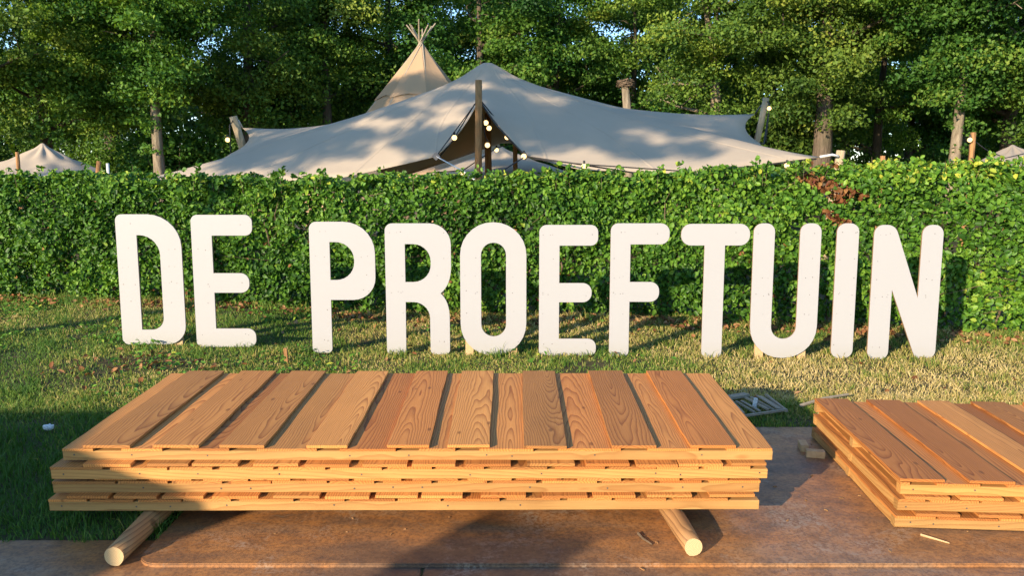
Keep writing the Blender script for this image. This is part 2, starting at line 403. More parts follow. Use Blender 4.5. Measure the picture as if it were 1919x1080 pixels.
# letter, left px at mid height, right px at mid height, top px, bottom px
ROW = [('D',221.5,342.5,402,646),('E1',362,476,403,651),('P',582,704,416,662),('R',723,846,419,665),('O',863,987,417,667),
       ('E2',1011,1120.5,422,669),('F',1144,1253.5,419,669),('T',1275,1403,420,671),('U',1410,1536,419,671.5),('I',1565,1606,419,672),('N',1634,1763,422,675)]
WORDS = {'D':'white letter D, leftmost, first of the row in front of hedge','E1':'white letter E in the two-letter word at left, right after D',
 'P':'white letter P with one closed bowl, standing before the hedge','R':'white letter R between the P and the round O','O':'white closed round letter O propped on two wooden stakes',
 'E2':'white letter E standing between the O and the F','F':'white letter F to the left of the T','T':'white letter T with a wide rounded crossbar',
 'U':'white letter U open at the top, on two short stakes','I':'plain white upright letter I between U and N','N':'white letter N with slanted middle, rightmost of the row'}
STAKES = {'D': [0.86], 'O': [0.13, 0.80], 'U': [0.16, 0.80], 'N': [0.80], 'E1': [0.12], 'P': [0.15], 'R': [0.15, 0.82], 'E2': [0.15], 'F': [0.17], 'T': [0.5], 'I': [0.5]}
def letter_mesh(key, sx, sz):
    cu = bpy.data.curves.new('l', 'CURVE'); cu.dimensions = '2D'; cu.fill_mode = 'BOTH'
    cu.extrude = 0.009; cu.bevel_depth = 0.0015; cu.bevel_resolution = 1; cu.offset = -0.0015
    for poly in LET[key][2]:
        p = fillet(poly); s = cu.splines.new('POLY'); s.points.add(len(p) - 1); s.use_cyclic_u = True
        for q, w in zip(s.points, p): q.co = (w.x * sx, w.y * sz, 0, 1)
    o = bpy.data.objects.new('l', cu); COL.objects.link(o)
    dg = bpy.context.evaluated_depsgraph_get()
    me = bpy.data.meshes.new_from_object(o.evaluated_get(dg)); bpy.data.objects.remove(o); bpy.data.curves.remove(cu)
    me.transform(Matrix.Rotation(R(90), 4, 'X'))           # stand it up, face towards -y
    me.materials.clear(); me.materials.append(M_PAINT); me.materials.append(M_PLYEDGE)
    for f in me.polygons:
        f.use_smooth = False
        f.material_index = 0 if abs(f.normal.y) > 0.5 else (0 if f.center.y < -0.004 else 1)
    me.name = 'letter_board'; return me
lr = random.Random(5)
for key, ul, ur, vt, vb in ROW:
    um = (ul + ur) / 2; yy = 6.84 - 0.028 * ((um - 960) / 211)
    b = Y(um, vb, yy); tp = Y(um, vt, yy); vm = (vt + vb) / 2
    H = tp.z - b.z; x0, x1 = Y(ul, vm, yy).x, Y(ur, vm, yy).x
    W = max(p[0] for p in LET[key][2][0])
    root = empty('letter_' + key[0].lower(), (x0, yy + 0.012, b.z), (R(-1.2), 0, 0))
    tag(root, WORDS[key], 'letter', 'white wooden letters in front of the hedge')
    sx, sz = (x1 - x0) / W, H / LET[key][0]
    link('letter_board', letter_mesh(key, sx, sz), root)
    for fx in STAKES[key]:
        w = 0.036
        vis = key in ('O', 'U')
        MB().box(-w, w, 0.0115, 0.045, -0.16, 0.62).build('stake', M_STAKE, root, loc=(fx*(x1-x0) + (0 if vis else 0), 0, -0.0))
    # screw heads and filler spots
    sc = MB()
    poly = [fillet(p) for p in LET[key][2]]
    def inside(px, py):
        c = False
        for pl in poly:
            n = len(pl); 
            for i in range(n):
                a, d = pl[i], pl[i-1]
                if (a.y > py) != (d.y > py) and px < (d.x-a.x)*(py-a.y)/(d.y-a.y)+a.x: c = not c
        return c
    hh = LET[key][0]
    for fy in (0.10, 0.33, 0.47, 0.485, 0.60, 0.74, 0.93):
        for fx in (0.08, 0.17, 0.24, 0.80, 0.88):
            if lr.random() < 0.42:
                px, py = fx*W + lr.uniform(-8, 8), fy*hh + lr.uniform(-6, 6)
                if inside(px, py) and inside(px+12, py) and inside(px-12, py):
                    r = lr.uniform(0.0025, 0.0045)
                    sc.tube([(px*sx, -0.0104, py*sz), (px*sx, -0.0118, py*sz)], r, 6)
    if sc.v: tag(sc.build('screw_heads', M_SCREW, root), kind='stuff')

# ------------------------------------------------------------------ plank panels
def board_mesh(w, L, th, seed, var=0.004):
    r = random.Random(seed); n = 6; v = []; f = []
    for i in range(n + 1):
        y = L * (i / n - 0.5); wl = -w/2 + r.uniform(-var, var); wr = w/2 + r.uniform(-var, var); dz = r.uniform(-0.0012, 0.0012)
        v += [(wl, y, -th/2+dz), (wr, y, -th/2+dz), (wr, y, th/2+dz), (wl, y, th/2+dz)]
    for i in range(n):
        a = i*4
        for k in range(4): f.append((a+k, a+(k+1) % 4, a+4+(k+1) % 4, a+4+k))
    f.append((0, 3, 2, 1)); f.append((n*4, n*4+1, n*4+2, n*4+3))
    f = [tuple(reversed(q)) for q in f]
    me = mesh_py('board', v, f, M_BOARD); 
    bm = bmesh.new(); bm.from_mesh(me); bmesh.ops.recalc_face_normals(bm, faces=bm.faces); bm.to_mesh(me); bm.free()
    return me
def bar_mesh(name, L, w, h, mat, axis=0, seed=0):
    r = random.Random(seed); n = 6; v = []; f = []
    for i in range(n+1):
        x = L*(i/n - .5); e = r.uniform(-.0012, .0012); g = r.uniform(-.0012, .0012)
        c = 0.003
        sec = [(-w/2+c, -h/2), (w/2-c, -h/2), (w/2, -h/2+c), (w/2, h/2-c), (w/2-c, h/2), (-w/2+c, h/2), (-w/2, h/2-c), (-w/2, -h/2+c)]
        for a, b in sec: v.append((x, a+e, b+g) if axis == 0 else (a+e, x, b+g))
    m = 8
    for i in range(n):
        for k in range(m): f.append((i*m+k, i*m+(k+1) % m, i*m+m+(k+1) % m, i*m+m+k))
    f.append(tuple(range(m-1, -1, -1))); f.append(tuple(range(n*m, n*m+m)))
    me = mesh_py(name, v, f, mat)
    bm = bmesh.new(); bm.from_mesh(me); bmesh.ops.recalc_face_normals(bm, faces=bm.faces); bm.to_mesh(me); bm.free()
    return me
BAR_H, BT = 0.046, 0.0118
def make_panel(x0, y0, z0, tilt, rotz, W, D, uppers, label, group, seed, side=False, ov=0.088):
    """plank panel: bars below, a lower and an upper layer of boards running away from the viewer"""
    r = random.Random(seed)
    root = empty('plank_panel', (x0, y0, z0), (tilt, 0, rotz))
    tag(root, label, 'plank panel', group)
    for k, yb in enumerate((0.026, D*0.5, D - 0.026)):
        o = link('bar', bar_mesh('bar', W + r.uniform(-.004, .004), 0.045, BAR_H, M_BAR, 0, seed*7+k), root, (W/2, yb, BAR_H/2))
        if k == 0:
            sc = MB(); x = 0.05
            while x < W:
                xx = x + r.uniform(-.02, .02); zz = BAR_H*r.uniform(.42, .62)
                sc.tube([(xx, 0.0045, zz), (xx, 0.0028, zz)], 0.0042, 7)
                x += r.choice([0.14, 0.36, 0.5, 0.27])
            sc.build('screw_heads', M_SCREW, root)['kind'] = 'stuff'
    if side:
        for xb in (0.025, W - 0.025):
            link('side_bar', bar_mesh('side_bar', D - 0.10, 0.045, BAR_H - 0.003, M_SIDE, 1, seed*5+int(xb*10)), root, (xb, D/2, BAR_H/2 - 0.001))
    # lower boards fill the spaces between the upper ones
    lows = []; prev = 0.0
    for (a, w) in uppers:
        lows.append((prev - (ov if prev > 0 else 0), a + ov)); prev = a + w
    if prev < W - 0.03: lows.append((prev - ov, W))
    for (a, b) in lows:
        if b - a < 0.03: continue
        link('board', board_mesh(b - a, D + r.uniform(-.004, .004), BT, r.random(), 0.002), root,
             ((a+b)/2, D/2 + r.uniform(-.003, .003), BAR_H + BT/2 + 0.0015), (0, 0, r.uniform(-.003, .003)))
    for (a, w) in uppers:
        link('board', board_mesh(w, D + r.uniform(-.004, .006), BT + 0.002, r.random(), 0.0026), root,
             (a + w/2, D/2 + r.uniform(-.008, .004), BAR_H + 1.5*BT + 0.0055), (r.uniform(-.002, .002), r.uniform(-.006, .006), r.uniform(-.007, .007)))
    return root
def rand_uppers(W, seed, first=0.09, wid=(0.185, 0.215), gap=(0.012, 0.085)):
    r = random.Random(seed); out = []; x = first
    while x < W - 0.1:
        w = min(r.uniform(*wid), W - x); out.append((x, w)); x += w + r.uniform(*gap)
    return out
W = 3.27; D = 1.17; TILT = R(2.3); PITCHZ = BAR_H + 2*BT + 0.006
TOPU = [(0.10,.218),(0.424,.208),(0.73,.206),(1.13,.19),(1.495,.19),(1.77,.194),(2.13,.198),(2.535,.202),(2.89,.212)]
g1 = 'larch plank panels stacked on logs'
zb = 0.110
make_panel(-2.128, 3.345, zb, TILT, R(.3), W, D, rand_uppers(W, 4), 'lowest larch plank panel of the big stack, resting on the logs', g1, 14)
make_panel(-2.120, 3.375, zb+PITCHZ, TILT, R(.1), W-0.005, D, rand_uppers(W, 3, .2), 'second panel from the bottom in the big plank stack', g1, 13)
make_panel(-2.108, 3.350, zb+2*PITCHZ, TILT, R(.2), W+0.01, D, rand_uppers(W, 2, .15), 'third panel from the bottom of the big stack, just under its top panel', g1, 12)
make_panel(-2.072, 3.392, zb+3*PITCHZ, TILT, R(0), W+0.003, D, TOPU, 'topmost panel of the big stack, orange planks with dark gaps', g1, 11, ov=0.04)
g2 = 'larch plank panels stacked at the right'
RU = [(0.0,.20),(0.31,.20),(0.62,.19),(0.93,.2),(1.24,.2),(1.55,.2),(1.86,.2),(2.17,.2),(2.48,.2),(2.79,.2)]
make_panel(1.775, 3.36, 0.024, R(.2), R(-4.2), W, D+.08, rand_uppers(W, 8), 'lowest plank panel of the low stack at right, on the brown plate', g2, 23, True)
make_panel(1.790, 3.375, 0.024+PITCHZ, R(.4), R(-4.0), W, D+.08, rand_uppers(W, 9, .03), 'middle plank panel of the low three-panel stack at right', g2, 22, True)
make_panel(1.800, 3.385, 0.024+2*PITCHZ, R(.6), R(-3.8), W, D+.08, RU, 'top plank panel of the low stack at the right edge', g2, 21, ov=0.04)

# ------------------------------------------------------------------ logs under the stack
def mat_logend():
    t = NT('log_end'); co = t.co(); sp = t.n('ShaderNodeSeparateXYZ'); t.l(co, sp.inputs[0])
    n = t.noise(co, 18, 3); x = t.math('ADD', sp.outputs[0], 0.006); z = t.math('ADD', sp.outputs[2], -0.004)
    r = t.math('SQRT', t.math('ADD', t.math('MULTIPLY', x, x), t.math('MULTIPLY', z, z)))
    ring = t.math('FRACT', t.math('MULTIPLY', t.math('MULTIPLY_ADD', n, 0.008, r), 160))
    c = t.mix(ring, (0.62, 0.46, 0.24), (0.42, 0.27, 0.12))
    return t.done(t.principled(c, 0.8, None, 0.2).outputs[0])
M_LOGEND = mat_logend()
def make_log(x, y0, y1, r0, r1, dx, label, seed, zbase):
    r = random.Random(seed); n = 16; m = 14; v = []; f = []
    for i in range(m + 1):
        t = i/m; rr = r0 + (r1-r0)*t
        if i == 0: rr *= 0.93
        for k in range(n):
            a = 2*math.pi*k/n; q = rr*(1 + 0.10*mnoise.noise(Vector((math.cos(a)*1.5, math.sin(a)*1.5, t*5+seed))))
            v.append((math.cos(a)*q + 0.012*math.sin(t*3+seed), (y1-y0)*t + (0.008 if i == 1 else 0), math.sin(a)*q + (r1-r0)*t))
    for i in range(m):
        for k in range(n): f.append((i*n+k, i*n+(k+1) % n, i*n+n+(k+1) % n, i*n+n+k))
    cap0 = len(f); f.append(tuple(range(n))); f.append(tuple(reversed(range(m*n, m*n+n))))
    me = mesh_py('log', v, f, M_POLE, False); me.materials.append(M_LOGEND)
    bm = bmesh.new(); bm.from_mesh(me); bmesh.ops.recalc_face_normals(bm, faces=bm.faces); bm.to_mesh(me); bm.free()
    for p in me.polygons:
        p.use_smooth = len(p.vertices) == 4
        if len(p.vertices) > 4: p.material_index = 1
    o = link('log', me, None, (x, y0, zbase + r0), (0, 0, -math.atan2(dx, y1-y0))); tag(o, label, 'log', 'round logs carrying the plank stack')
make_log(-1.675, 3.03, 4.62, 0.045, 0.064, 0.02, 'peeled round log under the left end of the big plank stack', 3, 0.010)
make_log(0.765, 3.09, 4.62, 0.043, 0.060, -0.10, 'peeled round log under the right end of the big plank stack', 8, 0.022)

# ------------------------------------------------------------------ leaves helper
def rand_dirs(n, g=rng):
    v = g.normal(size=(n, 3)); return v / np.linalg.norm(v, axis=1, keepdims=True)
def leaf_quads(C, Nrm, L, Wd, g=rng):
    """folded diamond leaf: 2 triangles along the midrib"""
    n = len(C); a = np.cross(Nrm, rand_dirs(n, g)); a /= np.linalg.norm(a, axis=1, keepdims=True) + 1e-9
    b = np.cross(Nrm, a); L = L[:, None]; Wd = Wd[:, None]
    up = Nrm * Wd * 0.25
    v0 = C - a*L*.5; v2 = C + a*L*.5; v1 = C + b*Wd*.5 + up + a*L*.05; v3 = C - b*Wd*.5 + up + a*L*.05
    V = np.stack([v0, v1, v2, v3], 1).reshape(-1, 3)
    i = np.arange(n)[:, None] * 4
    F = np.concatenate([i + [[0, 1, 2]], i + [[0, 2, 3]]], 1).reshape(-1, 3)
    return V, F
def leaf_hex(C, Nrm, A, L, Wd, fold=0.22):
    """rounder pointed leaf of 2 quads; A = long axis"""
    n = len(C); A = A - Nrm * (A*Nrm).sum(1, keepdims=True); A /= np.linalg.norm(A, axis=1, keepdims=True) + 1e-9
    B = np.cross(Nrm, A); L = L[:, None]; Wd = Wd[:, None]; up = Nrm*Wd*fold
    base = C - A*L*.5; tip = C + A*L*.5 - Nrm*L*.08
    l1 = C - A*L*.22 + B*Wd*.46 + up; l2 = C + A*L*.18 + B*Wd*.44 + up
    r1 = C - A*L*.22 - B*Wd*.46 + up; r2 = C + A*L*.18 - B*Wd*.44 + up
    V = np.stack([base, l1, l2, tip, r2, r1], 1).reshape(-1, 3)
    i = np.arange(n)[:, None]*6
    F = np.concatenate([i + [[0, 3, 2, 1]], i + [[0, 5, 4, 3]]], 1).reshape(-1, 4)
    return V, F

# ------------------------------------------------------------------ hedge
HX = np.array([-11.5, -6.591, -2.5, 1.76, 5.08, 9.0]); HY = np.array([10.6, 9.70, 8.90, 8.50, 7.60, 6.3])
HZ = np.array([1.60, 1.62, 1.57, 1.64, 1.74, 1.78])
def hy(x): return np.interp(x, HX, HY)
def hz(x): return np.interp(x, HX, HZ)
def make_hedge():
    root = empty('hedge', (0, 8.7, 0)); off = np.array([0, 8.7, 0])
    tag(root, 'clipped green beech hedge running behind the white letters', 'hedge')
    g = np.random.default_rng(21)
    def bumps(x, z):
        return 0.11*np.sin(x*2.1+z*1.3)*np.sin(z*3.1+x*.7) + 0.09*np.sin(x*5.3+1)*np.sin(z*5.9+x*2.2) + 0.05*np.sin(x*13+z*4)*np.sin(z*11)
    def topb(x): return 0.025*np.sin(x*3.3) + 0.025*np.sin(x*7.9+1.2) + 0.02*np.sin(x*17.)
    def front(n, xr, depth):
        x = g.uniform(*xr, n); zt = hz(x) + topb(x); z = zt * g.uniform(0.02, 1.0, n)**0.92
        d = g.exponential(depth, n)
        low = np.clip(1 - z/0.35, 0, 1)
        y = hy(x) + bumps(x, z) + d + low*0.12 + 0.10*np.clip((z - zt + .18)/.18, 0, 1)
        pocket = np.sin(x*4.1+2.1*np.sin(z*2.3))*np.sin(z*6.7+1.3*np.sin(x*3.1)) + .6*np.sin(x*9.7+z*3)*np.sin(z*12.1-x*2)
        y = y + 0.10*np.clip(pocket-.25, 0, 1)
        keep = g.random(n) > np.maximum(low*0.55, .35*np.clip((pocket-.35)*1.6, 0, 1))
        return np.stack([x, y, z], 1)[keep], d[keep]
    def top(n, xr):
        x = g.uniform(*xr, n); y = hy(x) + g.uniform(0.0, 0.9, n); z = hz(x) + topb(x) - g.exponential(0.05, n) + 0.02*np.sin(y*9+x*3)
        return np.stack([x, y, z], 1)
    C1, d1 = front(60000, (-7.6, 6.6), 0.06)
    C2 = top(12000, (-8, 7.0))
    C3, _ = front(20000, (-9.5, 8.2), 0.25)
    # sprigs that stand above the top
    sx = g.uniform(-7.4, 6.4, 210); sp = []; tw = MB()
    for x in sx:
        h = abs(g.normal(0, 0.055)) + 0.03; y = hy(x) + g.uniform(-.02, .5); z0 = hz(x)
        k = int(5 + h*60); t = g.random(k)
        sp.append(np.stack([x + g.normal(0, .025, k) + t*0.03, y + g.normal(0, .025, k), z0 + t*h], 1))
        tw.tube([(x, y-8.7, z0-.15), (x+.03*g.normal(), y-8.7, z0+h)], 0.002, 4, False)
    C4 = np.concatenate(sp)
    C = np.concatenate([C1, C2, C3, C4]); n = len(C)
    nF, nT = len(C1), len(C2)
    N = rand_dirs(n, g)*0.85
    N[:nF] += [0.0, -0.75, 0.55]; N[nF:nF+nT] += [0, -0.35, 1.0]; N[nF+nT:] += [0, -0.5, 0.5]
    N /= np.linalg.norm(N, axis=1, keepdims=True)
    A = rand_dirs(n, g) + [0, -0.5, -0.45]
    L = g.uniform(0.036, 0.078, n); L[nF+nT:nF+nT+len(C3)] *= 1.35
    col = g.uniform(0.0, 0.75, n) + 0.12*np.sin(C[:, 0]*1.3+2)*np.sin(C[:, 2]*4)
    zt = hz(C[:, 0]); col += 0.33*np.clip((C[:, 2]-zt+.28)/.28, 0, 1)*g.random(n)     # young growth at the top
    col += 0.10*np.clip(C[:, 0]/5, 0, 1); col = np.clip(col, 0, 1)
    # a browned streak of dead shoots
    def deadness(P):
        x, z = P[:, 0], P[:, 2]
        xc = np.interp(z, [0.2, 0.9, 1.2, 1.45, 1.62], [3.55, 3.45, 3.42, 3.45, 3.22])
        w = np.interp(z, [0.2, 1.05, 1.15, 1.3, 1.45, 1.7], [0.0, 0.02, .14, .10, .19, .15])
        return (np.abs(x - xc + .06*np.sin(z*21)) < w) & (np.sin(z*19+x*9) > -0.45)
    dead = deadness(C) & (g.random(n) < 0.85)
    spot = (g.random(n) < 0.008) & (C[:, 2] < 0.9)
    dead |= spot
    live = ~dead
    # the most visible leaves become single leaves of the hedge
    cand = np.where(live[:nF] & (d1 < 0.012) & (np.abs(C1[:, 0]) < 5.6))[0]; cand = g.permutation(cand)[:200]
    dcand = np.where(dead[:nF] & (d1 < 0.05))[0]; dcand = g.permutation(dcand)[:100]
    single = np.zeros(n, bool); single[cand] = True; single[dcand] = True
    def part(mask, name, mat, cc):
        V, F = leaf_hex(C[mask]-off, N[mask], A[mask], L[mask], L[mask]*0.66)
        o = link(name, mesh_np(name, V, F, mat, {'leaf': np.repeat(cc[mask], 2)}), root); o['kind'] = 'stuff'; return o
    part(live & ~single, 'foliage', M_HEDGELEAF, col)
    dcol = g.random(n)
    o = part(dead & ~single, 'dead_foliage', M_DEADLEAF, dcol); o['label'] = 'streak of dead red-brown leaves in the hedge'
    protos = {}
    for nm, mat, base in (('g', M_HEDGELEAF, 0.35), ('d', M_DEADLEAF, 0.0)):
        for q in range(4):
            V, F = leaf_hex(np.zeros((1, 3)), np.array([[0, 0, 1.]]), np.array([[1., 0, 0]]), np.array([1.]), np.array([.66]))
            protos[nm, q] = mesh_np('leaf', V, F, mat, {'leaf': [base + q*.18]*2})
    for idx, nm in ((cand, 'g'), (dcand, 'd')):
        for j in idx:
            z = Vector(N[j]); a = Vector(A[j]); a = (a - z*a.dot(z)).normalized(); b = z.cross(a)
            m = Matrix((a, b, z)).transposed()
            s = L[j]*1.12
            o = link('leaf', protos[nm, int(g.integers(4))], root, tuple(C[j]-off), m.to_euler(), (s, s, s))
    # stems and twigs inside
    for x in np.arange(-7.5, 6.8, 0.17):
        x = x + g.normal(0, .04); y = hy(x) + 0.30 + g.normal(0, .06) - 8.7; p = [(x, y, -.02)]
        for k in range(5): p.append((x + g.normal(0, .05), y + g.normal(0, .05), (k+1)*.29))
        tw.tube(p, [.014, .012, .010, .008, .006, .003], 5, False)
        for k in range(5):
            z = g.uniform(.12, 1.4); q = (x + g.normal(0, .18), y - g.uniform(.15, .38), z + g.uniform(0, .2))
            tw.tube([(x, y, z), q], [.005, .002], 4, False)
    tag(tw.build('stems', M_TWIG, root), kind='stuff')
make_hedge()

# ------------------------------------------------------------------ grass
def make_grass():
    g = np.random.default_rng(5)
    def place(n, ymin, ymax, p):
        y = (ymin**p + (ymax**p - ymin**p)*g.random(n))**(1/p); x = (g.random(n)*2-1)*(y*0.70+0.35); return x, y
    X, Yv = [], []
    for n, y0, y1, p in ((90000, 3.2, 5.6, 1.0), (170000, 5.0, 9.9, 1.2)):
        x, y = place(n, y0, y1, p); X.append(x); Yv.append(y)
    x = np.concatenate(X); y = np.concatenate(Yv)
    keep = ~((x > -1.60) & (y < 4.80+0.02*np.sin(x*14))) & (y > 3.27 + 0.025*np.sin(x*17)) & (y < hy(x) + 0.35)
    x, y = x[keep], y[keep]
    # soft, fibrous edge along plates: a few blades reach over it
    def nz(x, y, s, o): 
        return (np.sin(x*s+o)*np.sin(y*s*1.3+o*2) + .6*np.sin(x*s*2.3+y*s*1.1+o) + .4*np.sin(x*s*4.7-y*s*3.9+o*3))/2
    dry = 0.50 + 0.30*nz(x, y, 1.1, 1.3) + 0.15*nz(x, y, 3.1, .3)
    dry += 0.26*sst(0.8, 2.6, x)*sst(4.9, 5.6, y)*sst(7.6, 6.4, y) - 0.20*sst(-1.5, -3.0, x) - 0.30*sst(5.2, 4.4, y)*sst(1.0, -1.0, x)
    dry += 0.10*sst(7.0, 8.0, y)
    bare = (nz(x, y, 1.9, 4.0) > 0.62) & (x < 1) & (y > 5.4)
    bare |= ((x+3.1)/.5)**2 + ((y-6.25)/.28)**2 < 1
    k2 = ~(bare & (g.random(len(x)) < 0.75)); x, y, dry = x[k2], y[k2], dry[k2]
    n = len(x); z = gz(x, y)
    clump = 0.5 + 0.5*nz(x, y, 6.0, 2.2)
    h = g.uniform(0.018, 0.060, n)*(0.55+1.0*clump**2) + 0.035*(g.random(n) < .07)*(clump > .45)
    h *= 1 + 0.5*sst(5.2, 4.2, y)*sst(-1.0, -1.8, x)
    base = hy(x); h *= 1 + 0.8*sst(base-0.45, base, y)
    ly = 6.83; h *= 1 + 0.55*np.exp(-((y-ly)/.07)**2)*(np.abs(x) < 3.9)
    h *= 1 + 0.5*((np.abs(y-4.83) < .05) & (x > -1.6)) 
    w = g.uniform(0.0030, 0.0062, n)*(1+0.10*(y-4))
    a = g.uniform(0, 2*math.pi, n); lean = g.uniform(0.15, 0.95, n)*h*(1+dry*.7)
    dx, dy = np.cos(a), np.sin(a)
    px, py = -dy, dx
    fa = g.uniform(-.9, .9, n); px, py = np.cos(fa), np.sin(fa)     # blade width, turned at random
    B = np.stack([x, y, z-.004], 1); Wv = np.stack([px, py, np.zeros(n)], 1)*w[:, None]*.5
    mid = B + np.stack([dx*lean*.35, dy*lean*.35, h*.6], 1); tip = B + np.stack([dx*lean, dy*lean, h*np.clip(1-.25*lean/h, .5, 1)], 1)
    V = np.stack([B-Wv, B+Wv, mid+Wv*.8, mid-Wv*.8, tip], 1).reshape(-1, 3)
    i = np.arange(n)[:, None]*5
    F = np.concatenate([i+[[0, 1, 2]], i+[[0, 2, 3]], i+[[3, 2, 4]]], 1).reshape(-1, 3)
    col = np.clip(dry + g.normal(0, .20, n) - .22*(clump > .72), 0, 1)
    o = link('grass', mesh_np('grass', V, F, M_GRASS, {'leaf': np.repeat(col, 3)}))
    tag(o, 'short patchy lawn grass, green at left and straw dry at right', 'grass', kind='stuff')
    # broad-leaved weeds at the left and at the foot of the hedge
    m = 9000; wx = g.uniform(-7, 1.5, m); wy = g.uniform(5.0, 9.9, m)
    kk = (nz(wx, wy, 1.7, 2.0) > .12) & (wy < hy(wx)+.1) & (g.random(m) < np.clip(.35 - wx*.2, .1, 1)) & (np.abs(wx) < wy*.72)
    wx, wy = wx[kk], wy[kk]; m = len(wx)
    C = np.stack([wx, wy, gz(wx, wy) + g.uniform(.015, .07, m)], 1)
    N = rand_dirs(m, g)*.6 + [0, -.2, 1]; N /= np.linalg.norm(N, axis=1, keepdims=True)
    V, F = leaf_hex(C, N, rand_dirs(m, g), g.uniform(.03, .065, m), g.uniform(.016, .03, m))
    o = link('weeds', mesh_np('weeds', V, F, M_HEDGELEAF, {'leaf': np.repeat(np.clip(g.normal(.55, .2, m), 0, 1), 2)}))
    tag(o, 'small broad-leaved weeds scattered through the lawn', 'weeds', kind='stuff')
    # brown leaf litter at the hedge foot
    m = 5200; wx = g.uniform(-7, 6.5, m); wy = hy(wx) + g.normal(-.05, .22, m)
    kk = (g.random(m) < np.clip(.55 + nz(wx, wy, 1.5, 7.)*.6, .08, 1)); wx, wy = wx[kk], wy[kk]
    e = 60; wx = np.concatenate([wx, g.normal(-3.1, .35, e), g.uniform(-4, 4.5, 70)]); wy = np.concatenate([wy, g.normal(6.2, .16, e), g.uniform(5.2, 8, 70)])
    m = len(wx); C = np.stack([wx, wy, gz(wx, wy) + g.uniform(.008, .04, m)], 1)
    N = rand_dirs(m, g)*.8 + [0, -.3, 1]; N /= np.linalg.norm(N, axis=1, keepdims=True)
    V, F = leaf_hex(C, N, rand_dirs(m, g), g.uniform(.04, .075, m), g.uniform(.025, .045, m))
    o = link('leaf_litter', mesh_np('leaf_litter', V, F, M_LITTER, {'leaf': np.repeat(g.random(m), 2)}))
    tag(o, 'dry brown fallen leaves along the foot of the hedge', 'fallen leaves', kind='stuff')
make_grass()

# ------------------------------------------------------------------ tents
def catmull(P, n, closed=True):
    P = [np.array(p, float) for p in P]; out = []
    m = len(P)
    for i in range(m):
        p0, p1, p2, p3 = P[i-1], P[i], P[(i+1) % m], P[(i+2) % m]
        for k in range(n):
            t = k/n; out.append(p1 + (p2-p1)*t)
    return np.array(out)
def edge_loop(P, sag, n=14):
    """polygon of corners; each edge bows inwards (towards c) by sag[i] metres"""
    P = [np.array(p, float) for p in P]; c = sum(P)/len(P); out = []
    for i in range(len(P)):
        a, b = P[i], P[(i+1) % len(P)]
        for k in range(n):
            t = k/n; p = a + (b-a)*t; m = (a+b)/2; d = c-m; d[2] = 0; d /= np.linalg.norm(d)+1e-9
            p = p + d*sag[i]*4*t*(1-t); out.append(p)
    return np.array(out)
def membrane(name, loop, peak, mat, parent, rings=26, pz=0.72, cap=0.03, wrinkle=0.035, base=None, seams=()):
    n = len(loop); Bk = np.fft.fft(loop - np.array(peak), axis=0)/n
    k = np.abs(np.fft.fftfreq(n, 1/n)); th = np.arange(n)*2*math.pi/n
    V = [np.array(peak)]
    ts = (np.arange(1, rings+1)/rings)**1.25
    for t in ts:
        te = math.sqrt(t*t + cap*cap*(1-t)) 
        pxy = np.where(k == 0, 1.0, 1 + (np.maximum(k, 1)-1)*0.55); pzz = np.where(k == 0, pz, 0.9 + k*0.30)
        cx = np.fft.ifft(Bk[:, :2]*(t**pxy)[:, None], axis=0).real*n
        zz = np.fft.ifft(Bk[:, 2]*(t**pzz)).real*n
        if cap and t < 0.25: zz *= max(0, 1 - math.exp(-(t/cap)**1.5))
        ring = np.stack([cx[:, 0], cx[:, 1], zz], 1) + peak
        ring[:, 2] += wrinkle*t*(1-t)*4*np.sin(th*9+t*3)*np.sin(t*6)
        V += list(ring)
    F = [(0, 1+i, 1+(i+1) % n) for i in range(n)]
    for r in range(rings-1):
        for i in range(n):
            a = 1+r*n+i; b = 1+r*n+(i+1) % n; F.append((a, a+n, b+n, b))
    o = np.array(base if base is not None else (0, 0, 0))
    for i in seams:                                  # sewn seams: narrow raised bands from peak to edge
        sv, sf = [], []
        for r_ in range(2, rings):
            p = np.array(V[1+r_*n+i]); q = np.array(V[1+r_*n+(i+1) % n]); w = q-p; w /= np.linalg.norm(w)+1e-9
            dn = np.array(V[1+r_*n+i])-np.array(V[1+(r_-1)*n+i]); nn = np.cross(dn, w); nn = nn/(np.linalg.norm(nn)+1e-9); nn = nn if nn[2] > 0 else -nn
            sv += [p-w*.035+nn*.001-o, p+nn*.012-o, p+w*.035+nn*.001-o]
        for r_ in range(len(sv)//3-1):
            a = r_*3; sf += [(a, a+1, a+4, a+3), (a+1, a+2, a+5, a+4)]
        link('seam', mesh_py('seam', sv, sf, mat, True), parent)
    me = mesh_py(name, np.array(V)-o, F, mat, True)
    ob = link(name, me, parent)
    sm = ob.modifiers.new('thick', 'SOLIDIFY'); sm.thickness = 0.008; sm.offset = -1
    return ob
def rope(pts, r, mat, parent, name='rope', base=(0, 0, 0)):
    b = Vector(base); return MB().tube([Vector(p)-b for p in pts], r, 5).build(name, mat, parent, True)
